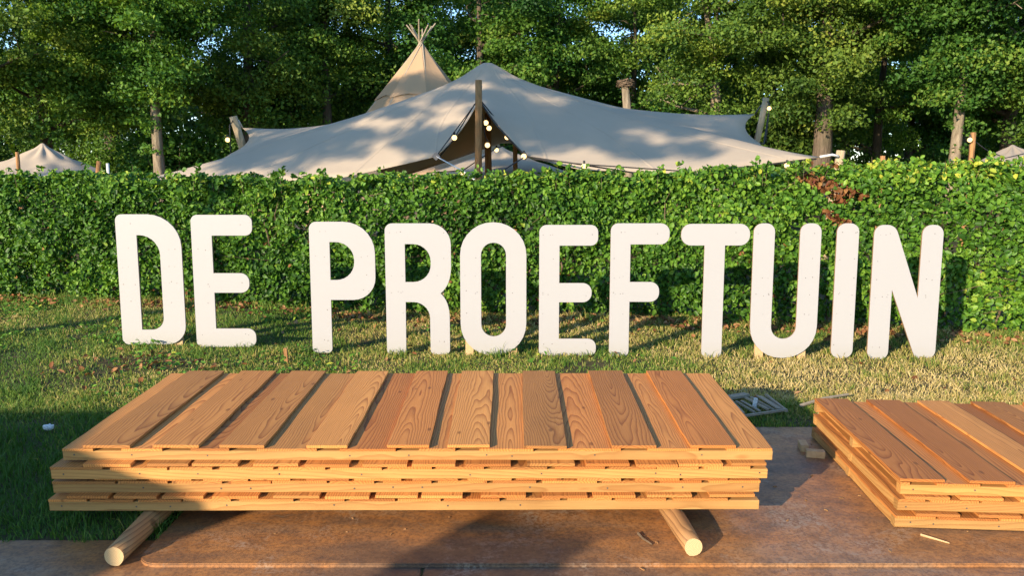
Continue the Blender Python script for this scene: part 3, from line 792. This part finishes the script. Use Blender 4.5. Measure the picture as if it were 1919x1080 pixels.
def main_tent():
    base = Vector((0, 16, 0)); root = empty('stretch_tent', base)
    tag(root, 'large cream stretch canvas tent rising to a peak behind the hedge', 'tent')
    P = [(897,186,14.25),(985,293,13.75),(1090,318,13.6),(1300,326,13.8),(1537,294,14.6),(1424,268,16.8),(1416,213,18.6),
         (1190,268,20.6),(940,268,21.2),(742,335,18.6),(454,239,16.4),(432,288,15.4),(265,336,13.9),(470,342,13.3),(640,333,13.3),(818,293,13.6)]
    W3 = [tuple(Y(*p)) for p in P]
    sag = [.16,.02,.02,.05,.28,.32,.25,.15,.15,.25,.25,.25,.05,.05,.05,.22]
    loop = edge_loop(W3, sag, 10)
    membrane('canopy', loop, np.array(Y(914, 117, 17.2)), M_CANVAS, root, pz=0.80, cap=0.05, base=base, seams=(14, 27, 38, 49, 118, 129, 141, 150))
    for nm, c in (('clamp', W3[15]), ('clamp', W3[1])):
        m = MB(); c = Vector(c)-base
        m.add([c+Vector((-.12,-.03,0))*.65, c+Vector((.0,-.03,.11))*.65, c+Vector((.11,-.03,.0))*.65, c+Vector((0,-.03,-.11))*.65,
               c+Vector((-.12,.0,0))*.65, c+Vector((.0,.0,.11))*.65, c+Vector((.11,.0,.0))*.65, c+Vector((0,.0,-.11))*.65],
              [(0,3,2,1),(4,5,6,7),(0,1,5,4),(1,2,6,5),(2,3,7,6),(3,0,4,7)]).build(nm, M_PATCH, root)
    # edge cords of the opening, guys
    rope([W3[0], tuple(np.array(W3[0])*.5+np.array(W3[1])*.5+np.array([-.1,-.02,.05])), W3[1]], .018, M_ROPE, root, 'edge_cord', base)
    rope([W3[0], W3[15]], .010, M_ROPE, root, 'edge_cord', base)
    rope([W3[15], Y(870, 322, 12.4), Y(900, 345, 11.9)], .012, M_WHITEROPE, root, 'guy_rope', base)
    rope([W3[1], Y(945, 318, 12.8), Y(915, 340, 12.0)], .012, M_ROPE, root, 'guy_rope', base)
    rope([W3[1], Y(1095, 309, 13.4), Y(1190, 324, 13.3)], .014, M_ROPE, root, 'guy_rope', base)
    rope([W3[0], Y(903, 160, 14.2)], .02, M_WHITEROPE, root, 'guy_rope', base)
    rope([W3[6], Y(1425, 200, 18.3), Y(1434, 192, 18.2)], .022, M_PATCH, root, 'guy_rope', base)
    rope([W3[5], Y(1432, 270, 17.2), Y(1441, 212, 17.9)], .018, M_ROPE, root, 'guy_rope', base)
    rope([W3[4], Y(1560, 290, 14.6), Y(1572, 293, 14.6)], .025, M_WHITEROPE, root, 'guy_rope', base)
    rope([W3[10], Y(447, 226, 16.2), Y(440, 220, 16.0)], .024, M_WHITEROPE, root, 'guy_rope', base)
main_tent()
def post(name, top, foot, r, mat, label, group=None, cat='post', n=9):
    top = Vector(top); foot = Vector(foot); base = Vector((foot.x, foot.y, 0))
    m = MB(); k = 6; pts = [(foot + (top-foot)*i/k) - base for i in range(k+1)]
    pts = [p + Vector((mnoise.noise(p*1.7+foot)*r*.2, mnoise.noise(p*1.3-foot)*r*.2, 0)) for p in pts]
    m.tube(pts, [r*(1.08-.14*i/k) for i in range(k+1)], n)
    me = m.mesh(name, mat); me.polygons.foreach_set('use_smooth', [len(p.vertices) == 4 for p in me.polygons])
    o = link(name, me, None, base); tag(o, label, cat, group); return o
def foot_of(u, v, y): p = Y(u, v, y); return Vector((p.x, p.y, -.05))
gp = 'wooden tent posts behind the hedge'
post('tent_post', Y(897,150,14.1), foot_of(896,330,14.0), .066, M_POST, 'upright brown wooden post in the middle of the tent opening', gp)
post('tent_post', Y(915,212,16.6), foot_of(915,320,16.6), .075, M_POST, 'dark post inside the tent just right of the front post', gp)
post('tent_post', Y(966,262,16.2), foot_of(967,320,16.2), .05, M_POST, 'thin dark post under the right edge of the tent opening', gp)
p = Y(438,218,16.0); post('tent_post', p, (p.x+.62, 16.3, -.05), .085, M_PALEPOST, 'pale slanting pole holding the left tent corner', gp)
p = Y(1437,183,18.0); post('tent_post', p, (p.x-.55, 18.2, -.05), .075, M_PALEPOST, 'leaning grey pole holding the raised right tent corner', gp)
p = Y(1577,282,14.7); post('tent_post', p, (p.x-.22, 14.7, -.05), .085, M_PALEPOST, 'short pale leaning pole at the low right tent corner', gp)
p = Y(1655,292,15.0); post('tent_post', p, (p.x, 15, -.05), .05, M_POST, 'small brown post tip just above the hedge between two trees', gp)
p = Y(1824,248,16.0); post('tent_post', p, (p.x-.02, 16, -.05), .06, M_POST, 'dark brown square post beside the small tent at right', gp, n=4)
p = Y(33,285,14.0); post('tent_post', p, (p.x-.04, 14, -.05), .035, M_POST, 'thin post in front of the small tent at left', gp)
p = Y(186,302,15.0); post('tent_post', p, (p.x-.3, 15, -.05), .045, M_POST, 'dark leaning post at right end of the small left tent', gp)
p = Y(202,306,15.0); post('tent_post', p, (p.x, 15, -.05), .03, M_WHITEROPE, 'thin white peg post beside the small left tent', gp)

def small_tent(name, label, peak, corners, mat=M_CANVAS, pz=.75, seed=0):
    base = Vector((peak[0], peak[1], 0)); root = empty(name, base); tag(root, label, 'tent')
    membrane('canopy', edge_loop(corners, [.15]*len(corners), 10), np.array(peak), mat, root, rings=16, pz=pz, cap=.05, base=base)
    MB().tube([Vector((0, 0, 0)), Vector(peak)-base-Vector((0, 0, .03))], .05, 8).build('pole', M_POST, root)
    return root
small_tent('small_tent', 'small pale peaked tent showing above the hedge at far left', Y(80,268,19),
           [Y(205,322,17), Y(190,318,21), Y(60,325,22), Y(-60,318,20), Y(-30,328,16.5), Y(100,336,15.5)], pz=.8)
small_tent('small_tent', 'small cream tent peak at the right edge above the hedge', Y(1898,271,20),
           [Y(1990,312,18), Y(2010,306,22), Y(1890,312,23), Y(1815,308,21), Y(1822,308,18.4), Y(1910,318,17.5)], pz=.9)
small_tent('small_tent', 'pale tent seen through the opening of the big stretch tent', Y(938,274,24),
           [Y(1090,330,21), Y(1060,320,26), Y(940,318,28), Y(800,322,26), Y(780,330,21), Y(930,338,19.5)], pz=.85)
def tipi():
    ap = Y(789, 80, 25.5); base = Vector((ap.x, ap.y, 0)); root = empty('tipi', base)
    tag(root, 'tall beige tipi with crossed poles sticking out of its top', 'tent')
    n = 8; Hh = ap.z; Rb = 4.65; V = []; F = []; m = 10
    t0 = .025
    for j in range(m+1):
        t = t0 + (1-t0)*j/m
        for i in range(n*4):
            k = i/4; a0 = math.floor(k); f = k-a0
            A = 2*math.pi*a0/n+.22; B = 2*math.pi*(a0+1)/n+.22
            x = math.cos(A)*(1-f)+math.cos(B)*f; y = math.sin(A)*(1-f)+math.sin(B)*f
            q = 1 - 0.035*math.sin(math.pi*f)*math.sin(math.pi*min(1, t*1.2))
            V.append((x*Rb*t*q, y*Rb*t*q, Hh*(1-t)))
    N = n*4
    for j in range(m):
        for i in range(N): F.append((j*N+i, (j+1)*N+i, (j+1)*N+(i+1) % N, j*N+(i+1) % N))
    o = link('canvas_cone', mesh_py('canvas_cone', V, F, M_TIPI), root); sm = o.modifiers.new('t', 'SOLIDIFY'); sm.thickness = .01
    # smoke cap: second skin over the top with an open hem
    V2 = []; F2 = []
    for j in range(4):
        t = .02 + .30*j/3
        for i in range(N):
            k = i/4; a0 = math.floor(k); f = k-a0
            A = 2*math.pi*a0/n+.22; B = 2*math.pi*(a0+1)/n+.22
            x = math.cos(A)*(1-f)+math.cos(B)*f; y = math.sin(A)*(1-f)+math.sin(B)*f
            s = 1.0 + .018; tt = t - (.022*math.sin(math.pi*f) if j == 3 else 0)
            V2.append((x*Rb*tt*s*(1-.02*math.sin(math.pi*f)), y*Rb*tt*s*(1-.02*math.sin(math.pi*f)), Hh*(1-tt)+.02))
    for j in range(3):
        for i in range(N): F2.append((j*N+i, (j+1)*N+i, (j+1)*N+(i+1) % N, j*N+(i+1) % N))
    o = link('smoke_cap', mesh_py('smoke_cap', V2, F2, M_TIPI), root); sm = o.modifiers.new('t', 'SOLIDIFY'); sm.thickness = .012
    for i in range(n):
        a = 2*math.pi*i/n+.22; d = Vector((math.cos(a), math.sin(a), 0)); f0 = d*Rb*.97
        top = Vector((0, 0, Hh)) + (Vector((0, 0, Hh))-f0).normalized()*random.uniform(.62, .9)
        off = Vector((-d.y, d.x, 0))*.05
        MB().tube([f0, Vector((0, 0, Hh))+off, top+off*2], [.045, .03, .022], 6).build('pole', M_GREYWOOD, root)
tipi()

# string of bulbs
def string_lights(name, label, pts, bulbs, base):
    base = Vector(base); root = empty(name, base); tag(root, label, 'string lights', 'festoon lights on the tents')
    rope(pts, .012, M_ROPE, root, 'cable', base)
    for b in bulbs:
        b = Vector(b) - base
        bo = MB().ball((0, 0, 0), .047, 12, 8).build('bulb', M_BULB, root, True, loc=b)
        MB().tube([(0, 0, .045), (0, 0, .10)], .02, 6).build('socket', M_ROPE, bo)
def festoon():
    b1 = [Y(852,258,13.9), Y(911,230,14.6), Y(917,240,15.0), Y(914,272,14.5)]
    string_lights('string_lights', 'cable with glowing bulbs hanging in the tent opening left of centre', [Y(820,300,13.8), Y(850,262,13.9), Y(890,195,14.2), Y(905,215,14.4), Y(909,252,14.5), Y(914,266,14.5)], b1, (0, 14.2, 0))
    b2 = [Y(939,237,14.6), Y(951,257,14.4), Y(982,293,13.7)]
    string_lights('string_lights', 'cable with glowing bulbs down the right edge of the tent opening', [Y(903,190,14.2), Y(937,232,14.6), Y(950,252,14.4), Y(981,289,13.7)], b2, (.2, 14.2, 0))
    b3 = [Y(931,281,17.5), Y(867,324,16.5)]
    string_lights('string_lights', 'string of small bulbs crossing low inside the tent', [Y(990,262,19), Y(931,277,17.5), Y(867,320,16.5), Y(800,324,16)], b3, (0, 17, 0))
    b4 = [Y(427,262,15.8)]
    string_lights('string_lights', 'single glowing bulb hanging beside the left tent pole', [Y(440,222,16.0), Y(431,235,15.8), Y(433,300,15.8)], b4, Y(430,262,15.8))
    b5 = [Y(1095,312,13.3), Y(1475,310,14.2)]
    string_lights('string_lights', 'bulbs along the lower right hem of the big tent', [Y(1000,298,13.7), Y(1095,308,13.3), Y(1300,322,13.2), Y(1475,305,14.2), Y(1530,298,14.4)], b5, (2, 13.5, 0))
    b6 = [Y(1442,203,17.8)]
    string_lights('string_lights', 'bulb on a hook at the leaning right tent pole', [Y(1437,188,18), Y(1443,195,17.8), Y(1441,214,17.8), Y(1436,266,17.6)], b6, Y(1442,203,17.8))
    b7 = [Y(1818,262,15.9)]
    string_lights('string_lights', 'sagging light cable between brown post and small right tent', [Y(1818,258,15.9), Y(1850,282,16.5), Y(1885,296,17.4), Y(1919,288,18)], b7, Y(1818,258,15.9))
festoon()

# ------------------------------------------------------------------ dead tree stump with nest and bird
def snag():
    y = 27.0; p = Y(1178, 225, y); top = Y(1172, 160, y); base = Vector((p.x+.02, y, 0))
    root = empty('dead_tree', base); tag(root, 'bare dead trunk topped by a twig nest behind the tent', 'dead tree')
    pts = [Vector((0, 0, -.1)), Vector((.03, 0, 2)), Vector((0, 0, 3.2)), top-base]
    MB().tube(pts, [.21, .17, .16, .13], 10).build('trunk', M_BARK_PALE, root, True)
    r = random.Random(3); m = MB(); c = top-base+Vector((0, 0, .06))
    for i in range(150):
        a = r.uniform(0, 6.28); d = Vector((math.cos(a), math.sin(a), 0)); t = Vector((-d.y, d.x, r.uniform(-.3, .3)))
        q = c + d*r.uniform(.08, .26) + Vector((0, 0, r.uniform(-.10, .10))); l = r.uniform(.1, .22)
        m.tube([q-t*l, q+t*l+d*.04], .010, 4)
    m.build('nest', M_TWIG, root)
snag()

# ------------------------------------------------------------------ trees
def tree_meshes(seed, height, crown0, rad, trunk_r, nclump, per, leaf=(0.09, 0.175), lean=0.0, bark=M_BARK_DARK, crad=(0.55, 1.15), limbs=9, axis_fill=0.0, limb0=.22, trunk_sprigs=0):
    g = np.random.default_rng(seed); r = random.Random(seed)
    m = MB(); k = 9
    path = []
    for i in range(k+1):
        t = i/k; path.append(Vector((lean*t*t*height*.5 + .25*math.sin(t*4+seed)*t, .2*math.cos(t*3+seed)*t, height*.88*t - .15)))
    def at(t):
        q = t*k; i = min(int(q), k-1); return path[i].lerp(path[i+1], q-i)
    m.tube(path, [trunk_r*(1.18 if i == 0 else 1)*(1-.88*i/k) for i in range(k+1)], 9)
    ends = []
    for i in range(limbs):
        t = r.uniform(max(limb0, crown0/height*0.85), .9); a = i*2.4 + r.uniform(-.4, .4); p0 = at(t)
        ln = rad*r.uniform(.6, 1.0)*(1.05-.45*t)
        d = Vector((math.cos(a), math.sin(a), r.uniform(.15, .6)))
        pts = [p0]
        for j in range(1, 5):
            pts.append(p0 + d*ln*j/4 + Vector((r.uniform(-.15, .15), r.uniform(-.15, .15), -.06*j*j*ln*.12 + r.uniform(-.1, .1))))
        r0 = trunk_r*.42*(1-t*.6)
        m.tube(pts, [r0, r0*.75, r0*.5, r0*.3, r0*.12], 6)
        ends += [pts[2], pts[3], pts[4]]
        for j in range(3):
            q = pts[2+j % 2]; d2 = Vector((r.uniform(-1, 1), r.uniform(-1, 1), r.uniform(-.2, .8))).normalized()
            e = q + d2*r.uniform(.7, 1.5); m.tube([q, q.lerp(e, .5)+Vector((0, 0, .08)), e], [r0*.3, r0*.18, .012], 5); ends.append(e)
    tm = m.mesh('trunk', bark, True)
    # clumps of leaves round the limbs and over the crown's outside
    cen = []
    zc = (crown0+height)/2; hz_ = (height-crown0)/2
    while len(cen) < nclump:
        if axis_fill and r.random() < axis_fill: c = np.array(at(r.uniform(crown0/height, .75))) + g.normal(0, .8, 3)*[1, 1, .3]
        elif r.random() < .42: e = r.choice(ends); c = np.array(e) + g.normal(0, .3, 3)
        else:
            d = rand_dirs(1, g)[0]; q = g.uniform(.45, 1.0)**.6
            c = np.array([d[0]*rad*q + lean*height*.2, d[1]*rad*q, zc + d[2]*hz_*q])
        if c[2] > crown0*.85: cen.append(c)
    CC, NN, SS = [], [], []
    for q_ in range(trunk_sprigs):
        c = np.array(at(r.uniform(.10, crown0/height))) + g.normal(0, .22, 3); cen.append(c)
    for c in cen:
        n = int(per*g.uniform(.6, 1.4)); cr = g.uniform(*crad)
        if c[2] < crown0*.85: n = int(n*.3); cr *= .45
        q = rand_dirs(n, g)*(g.random(n)**.45)[:, None]*cr*np.array([1.15, 1.15, .55])
        q[:, 2] -= 0.18*(q[:, 0]**2+q[:, 1]**2)/cr
        tone = g.normal(.46, .19)
        out = np.array([c[0], c[1], (c[2]-zc)*.5]); out = out/(np.linalg.norm(out)+1e-6)
        CC.append(c+q); N = rand_dirs(n, g)*.8 + [0, 0, .55] + out*.35 + q/cr*.35
        NN.append(N/np.linalg.norm(N, axis=1, keepdims=True)); SS.append(np.clip(tone + g.normal(0, .13, n), 0, 1))
    C = np.concatenate(CC); N = np.concatenate(NN); S = np.concatenate(SS); n = len(C)
    L = g.uniform(*leaf, n); V, F = leaf_quads(C, N, L, L*g.uniform(.55, .8, n), g)
    return tm, mesh_np('crown', V, F, M_TREELEAF, {'leaf': np.repeat(S, 2)})
KIND = [tree_meshes(101, 13, 3.0, 3.9, .27, 105, 380), tree_meshes(102, 14, 3.6, 4.3, .33, 115, 380),
        tree_meshes(103, 12, 2.4, 3.6, .24, 100, 380), tree_meshes(104, 15, 3.7, 4.6, .42, 140, 370, limbs=12, limb0=.45, axis_fill=.35),
        tree_meshes(105, 13, 4.6, 3.6, .22, 105, 380, bark=M_BARK_PALE, axis_fill=.3, limb0=.45, trunk_sprigs=7), tree_meshes(106, 13, 3.0, 3.8, .30, 95, 380, lean=-.30, bark=M_BARK_PALE, axis_fill=.2)]
def tree(kind, x, y, rot, s, label, group, sz=1.0):
    root = empty('leafy_tree', (x, y, 0), (0, 0, rot)); root.scale = (s, s, s*sz); tag(root, label, 'tree', group)
    link('trunk', KIND[kind][0], root); link('crown', KIND[kind][1], root)
def tx(u, y): return Y(u, 300, y).x
gt = 'trees at the edge of the wood'
TREES = [ # kind, px, y, rot, scale, label
 (4, 300, 26.5, 0.4, 1.00, 'tree with sunlit pale trunk left of the stretch tent'),
 (1, 470, 31, 2.0, 1.00, 'tree with dark straight trunk behind the left tent pole'),
 (2, 90, 28, 1.0, 1.05, 'leafy tree above the small pale tent at far left'),
 (0, -60, 25, 2.6, 1.0, 'tree with low dark boughs at the left edge'),
 (0, 620, 33, 3.9, 1.05, 'leafy tree left of the tipi poles'),
 (1, 740, 36, 5.0, 1.05, 'dark tree directly behind the tipi'),
 (2, 905, 33, 0.7, 1.10, 'dense green tree behind the peak of the stretch tent'),
 (0, 1040, 35, 1.8, 1.05, 'tree between tent peak and the dead trunk'),
 (2, 1180, 36, 3.2, 1.0, 'dark tree behind the nest on the dead trunk'),
 (5, 1350, 30, 0.2, 1.0, 'tree with a bare trunk slanting up to the left'),
 (3, 1540, 29, 0.9, 1.0, 'big oak-like tree with the thickest trunk, right of centre'),
 (0, 1645, 34, 2.2, .95, 'slim dark trunked tree just right of the thick oak'),
 (4, 1788, 26, 4.1, 1.0, 'tree with pale sunlit trunk near the right edge'),
 (1, 1885, 30, 1.2, 1.0, 'tree with dark forked trunk at the right edge'),
 (2, 2010, 27, 5.2, 1.05, 'bright leafy tree cut off by the right edge'),
]
for k, u, y, ro, s, lb in TREES: tree(k, tx(u, y), y, ro, s, lb, gt)
BACKL = ['beyond the left edge', 'above the small left tent', 'left of the sunlit pale trunk', 'right of the dark straight trunk', 'well left of the tipi',
 'behind the tipi canvas', 'behind the main tent peak', 'above the dead trunk with the nest', 'left of the slanting trunk', 'above the leaning right tent pole', 'right of the thick oak-like trunk', 'left of the pale right trunk', 'behind the pale right trunk', 'at the right edge', 'beyond the right edge']
BACK = [(-120,42),(60,44),(210,40),(520,43),(660,46),(800,44),(950,45),(1230,44),(1330,42),(1440,45),(1580,44),(1700,46),(1800,42),(1930,44),(2040,40)]
for i, (u, y) in enumerate(BACK):
    tree((i*5+1) % 4, tx(u, y), y, i*1.7, 1.08, 'tree deep in the wood, second row, ' + BACKL[i], 'trees deep in the wood')
# the wood farther back, one mass
def far_wood():
    g = np.random.default_rng(77); n = 42000
    x = g.uniform(-62, 62, n); y = g.uniform(52, 66, n); top = 9.0 + 1.6*np.sin(x*.35) + 1.2*np.sin(x*.83+1)
    z = top*g.random(n)**.8; N = rand_dirs(n, g) + [0, -.3, .4]; N /= np.linalg.norm(N, axis=1, keepdims=True)
    L = g.uniform(.4, .8, n); V, F = leaf_quads(np.stack([x, y, z], 1), N, L, L*.7, g)
    o = link('far_wood', mesh_np('far_wood', V, F, M_TREELEAF, {'leaf': np.repeat(np.clip(g.normal(.3, .15, n), 0, 1), 2)}))
    tag(o, 'dark mass of wood far behind the trees', 'wood', kind='stuff')
far_wood()
# shrubs between the trunks
def shrub_mesh(seed, rad, h, n):
    g = np.random.default_rng(seed); m = MB(); r = random.Random(seed); C = []
    for i in range(9):
        a = r.uniform(0, 6.28); e = Vector((math.cos(a)*rad*r.uniform(.2, .8), math.sin(a)*rad*r.uniform(.2, .8), h*r.uniform(.5, .95)))
        m.tube([(e.x*.1, e.y*.1, -.05), e*.55, e], [.04, .025, .01], 5); C.append(e)
    c = np.array([list(r.choice(C)) for _ in range(n)]); t = g.uniform(.35, 1.1, n)[:, None]
    P = c*t + rand_dirs(n, g)*(g.random(n)**.5)[:, None]*rad*.45; P[:, 2] = np.abs(P[:, 2])
    N = rand_dirs(n, g) + [0, 0, .6]; N /= np.linalg.norm(N, axis=1, keepdims=True); L = g.uniform(.10, .2, n)
    V, F = leaf_quads(P, N, L, L*.65, g)
    return m.mesh('stem', M_TWIG, True), mesh_np('foliage', V, F, M_TREELEAF, {'leaf': np.repeat(np.clip(g.normal(.35, .15, n), 0, 1), 2)})
SH = [shrub_mesh(51, 1.7, 2.6, 6000), shrub_mesh(52, 2.2, 3.4, 7500)]
shr = random.Random(9)
SHL = ['beyond the left edge', 'at the left edge over the small tent', 'behind the small left tent', 'left of the sunlit pale trunk', 'just right of the sunlit pale trunk', 'at the left tent pole', 'right of the left tent pole', 'above the low left roof of the tent', 'left of the tipi', 'behind the tipi base',
 'behind the tent peak', 'just right of the tent peak', 'left of the dead trunk', 'behind the dead trunk', 'above the right tent roof', 'by the leaning right tent pole', 'at the thick oak-like trunk', 'right of the thick oak-like trunk', 'left of the pale right trunk', 'beside the small right tent']
for i in range(20):
    u = -90 + i*108 + shr.uniform(-30, 30); y = shr.uniform(29, 39)
    root = empty('shrub', (tx(u, y), y, 0), (0, 0, shr.uniform(0, 6))); s = shr.uniform(.85, 1.3); root.scale = (s, s, s)
    tag(root, 'shaded shrub under the trees ' + SHL[i], 'shrub', 'shrubs under the trees')
    a, b = SH[i % 2]; link('stem', a, root); link('foliage', b, root)

# ------------------------------------------------------------------ things lying about
def litter():
    r = random.Random(4)
    c = G(1425, 757, .02); root = empty('broken_slat_panel', (c.x, c.y, .012), (0, 0, R(0)))
    tag(root, 'broken grey panel of thin slats lying in the grass between the stacks', 'slat panel')
    def slat(p, q, w, h):
        p = Vector(p)-root.location; q = Vector(q)-root.location; d = q-p; L = d.length
        m = Matrix.Translation((p+q)/2) @ Vector((0, 1, 0)).rotation_difference(d.normalized()).to_matrix().to_4x4()
        MB().box(-w/2, w/2, -L/2, L/2, -h/2, h/2, m).build('slat', M_GREYWOOD, root)
    for a, b, w, h in (((1368,744),(1400,738),.06,.02),((1380,752),(1415,772),.014,.012),((1390,750),(1425,771),.014,.012),((1398,748),(1440,770),.016,.012),((1408,746),(1452,768),.014,.012),
                       ((1424,743),(1462,766),.05,.008),((1436,739),(1475,769),.018,.016),((1392,779),(1475,771),.016,.014),((1366,748),(1395,778),.016,.014)):
        p = G(*a, .05); q = G(*b, .05); slat((p.x, p.y, .05 + r.uniform(-.01, .01)), (q.x, q.y, .05 + r.uniform(-.01, .012)), w, h)
    MB().tube([(0, 0, 0), (.006, .0, .075)], [.018, .014], 8).build('cup', M_WHITEROPE, None, loc=(G(1414,772,.0).x, G(1414,772,.0).y, .022))
    tag(bpy.data.objects['cup'], 'small white paper cup lying among the broken slats', 'cup')
    a, b = G(1500, 762, .04), G(1590, 742, .04)
    o = MB().tube([(0, 0, .045), ((b.x-a.x)*.5, (b.y-a.y)*.5, .06), (b.x-a.x, b.y-a.y, .05)], [.012, .011, .008], 6).build('stick', M_GREYWOOD, None, loc=(a.x, a.y, 0)); tag(o, 'thin pale stick in the grass behind the right stack', 'stick')
    # two pale wood offcuts beside the right stack
    bl = MB().box(-.05, .05, -.022, .022, 0, .04).mesh('wood_block', M_STAKE)
    p = G(1528, 857, .022); o = link('wood_block', bl, None, (p.x, p.y, .0225), (0, 0, R(-14))); tag(o, 'pale wood offcut lying flat beside the right stack', 'wood block', 'pale wood offcuts')
    p = G(1524, 851, .022); o = link('wood_block', bl, None, (p.x-.03, p.y+.075, .0225), (0, 0, R(80))); tag(o, 'pale wood offcut standing behind the flat offcut by the right stack', 'wood block', 'pale wood offcuts')
    # crumpled paper in the shaded grass
    p = G(92, 810); m = MB(); m.ball((0, 0, .03), (.038, .025, .02), 9, 6)
    m.v = [tuple(Vector(v)*(1+.3*mnoise.noise(Vector(v)*60))) for v in m.v]
    o = m.build('crumpled_paper', M_WHITEROPE, None, loc=(p.x, p.y, .0)); tag(o, 'crumpled white paper in the shaded grass at left', 'litter')
    # twigs on the plate
    for pts, lb, mt in (([(1196,1000),(1205,1010),(1222,1021)], 'dark splintered twig on the plate left of the right log', M_TWIG),
                        ([(1726,1003),(1750,1010),(1780,1019)], 'pale yellow twig on the plate in front of the right stack', M_STAKE)):
        P = [G(*q, .028) for q in pts]; o = MB().tube([q-P[0] for q in P], [.006, .005, .003], 5).build('twig', mt, None, loc=P[0]); tag(o, lb, 'twig', 'twigs on the plate')
    p = G(538, 684); gzv = float(gz(p.x, p.y)); o = MB().box(-.014, .014, -.014, .014, -.05, .13).build('ground_peg', M_POST, None, loc=(p.x, p.y, gzv), rot=(0, R(-3), 0)); tag(o, 'small brown wooden peg standing in the lawn before the gap', 'peg')
    # chips and crumbs on the plates
    g = np.random.default_rng(31); n = 120; m = MB()
    for i in range(n):
        x = g.uniform(-2.6, 3.2); y = g.uniform(2.9, 4.7)
        if x < -1.6 and y > 3.2: continue
        z = .0225 if (y > 3.05 and x > -1.58) else .0075
        s = g.uniform(.002, .007); a = g.uniform(0, 6.28); l = s*g.uniform(1, 4)
        M4 = Matrix.Translation((x, y, z+s*.3)) @ Matrix.Rotation(a, 4, 'Z'); m.box(-l/2, l/2, -s/2, s/2, -s*.3, s*.3, M4)
    tag(m.build('wood_chips', M_POST), 'tiny wood chips and crumbs strewn over the brown plates', 'wood chips', kind='stuff')
litter()

# ------------------------------------------------------------------ unseen behind the viewer: trees, and an added shed and board, throwing shadows
def shed():  # added out of view; roof line and skewed plan shaped for the shadow at left
    root = empty('shadow_shed', (-7.9, -2.4, 0)); tag(root, 'low plank shed, unseen behind the viewer at left, added to cast the left shadow', 'shed')
    prof = [(-5.34, 0), (-5.34, 1.98), (-6.66, 2.53), (-9.2, 2.53), (-10.5, 1.98), (-10.5, 0)]
    v = [(x+7.9+(y-.9)*.80, y, z) for y in (.9, -.9) for x, z in prof]
    f = [(0, 1, 2, 3, 4, 5), (11, 10, 9, 8, 7, 6)] + [(i, 6+i, 6+(i+1) % 6, (i+1) % 6) for i in range(6)]
    link('wall', mesh_py('wall', v, f, M_GREYWOOD), root)
    MB().box(-.5, .5, .905, .935, .02, 1.75).build('door', M_POST, root)
shed()
def shadow_board():  # added out of view, sized so its shadow makes the wedge on the plate
    root = empty('shadow_board', (-4.63, -2.5, 0)); tag(root, 'tall narrow board on two posts, unseen behind the viewer, added to cast the wedge shadow', 'shadow board')
    v = [(x, y, z) for y in (-.02, .02) for x, z in ((-.36, .05), (.36, .05), (.36, 2.19), (-.36, 2.28))]
    link('panel', mesh_py('panel', v, [(0,1,2,3),(7,6,5,4),(0,4,5,1),(1,5,6,2),(2,6,7,3),(3,7,4,0)], M_GREYWOOD), root)
    for s in (-1, 1): MB().box(s*.3-.035, s*.3+.035, -.09, -.021, -.05, 2.1).build('post', M_POST, root)
shadow_board()
TALL = [tree_meshes(201, 21, 13.6, 4.4, .30, 70, 150, (.22, .38), crad=(.6, 1.1), limbs=10), tree_meshes(202, 20, 13.2, 4.0, .26, 60, 150, (.22, .38), crad=(.6, 1.1), limbs=9)]
ca, sa = math.cos(SUN_AZ), math.sin(SUN_AZ)
for i, (pp, q, sc_) in enumerate([(-8.6, -12, .64), (-12.8, -12.5, .58), (-17.5, -12, .65)]):
    x = pp*ca + q*sa; y = -pp*sa + q*ca
    root = empty('tall_tree', (x, y, 0), (0, 0, i*1.3)); tag(root, ['tall tree behind the viewer, nearest to the shed', 'tall tree behind the viewer, middle of the three', 'tall tree behind the viewer, farthest to the left'][i], 'tree', 'tall trees behind the viewer')
    root.scale = (sc_,)*3; t_, c_ = TALL[i % 2]; link('trunk', t_, root); link('crown', c_, root)
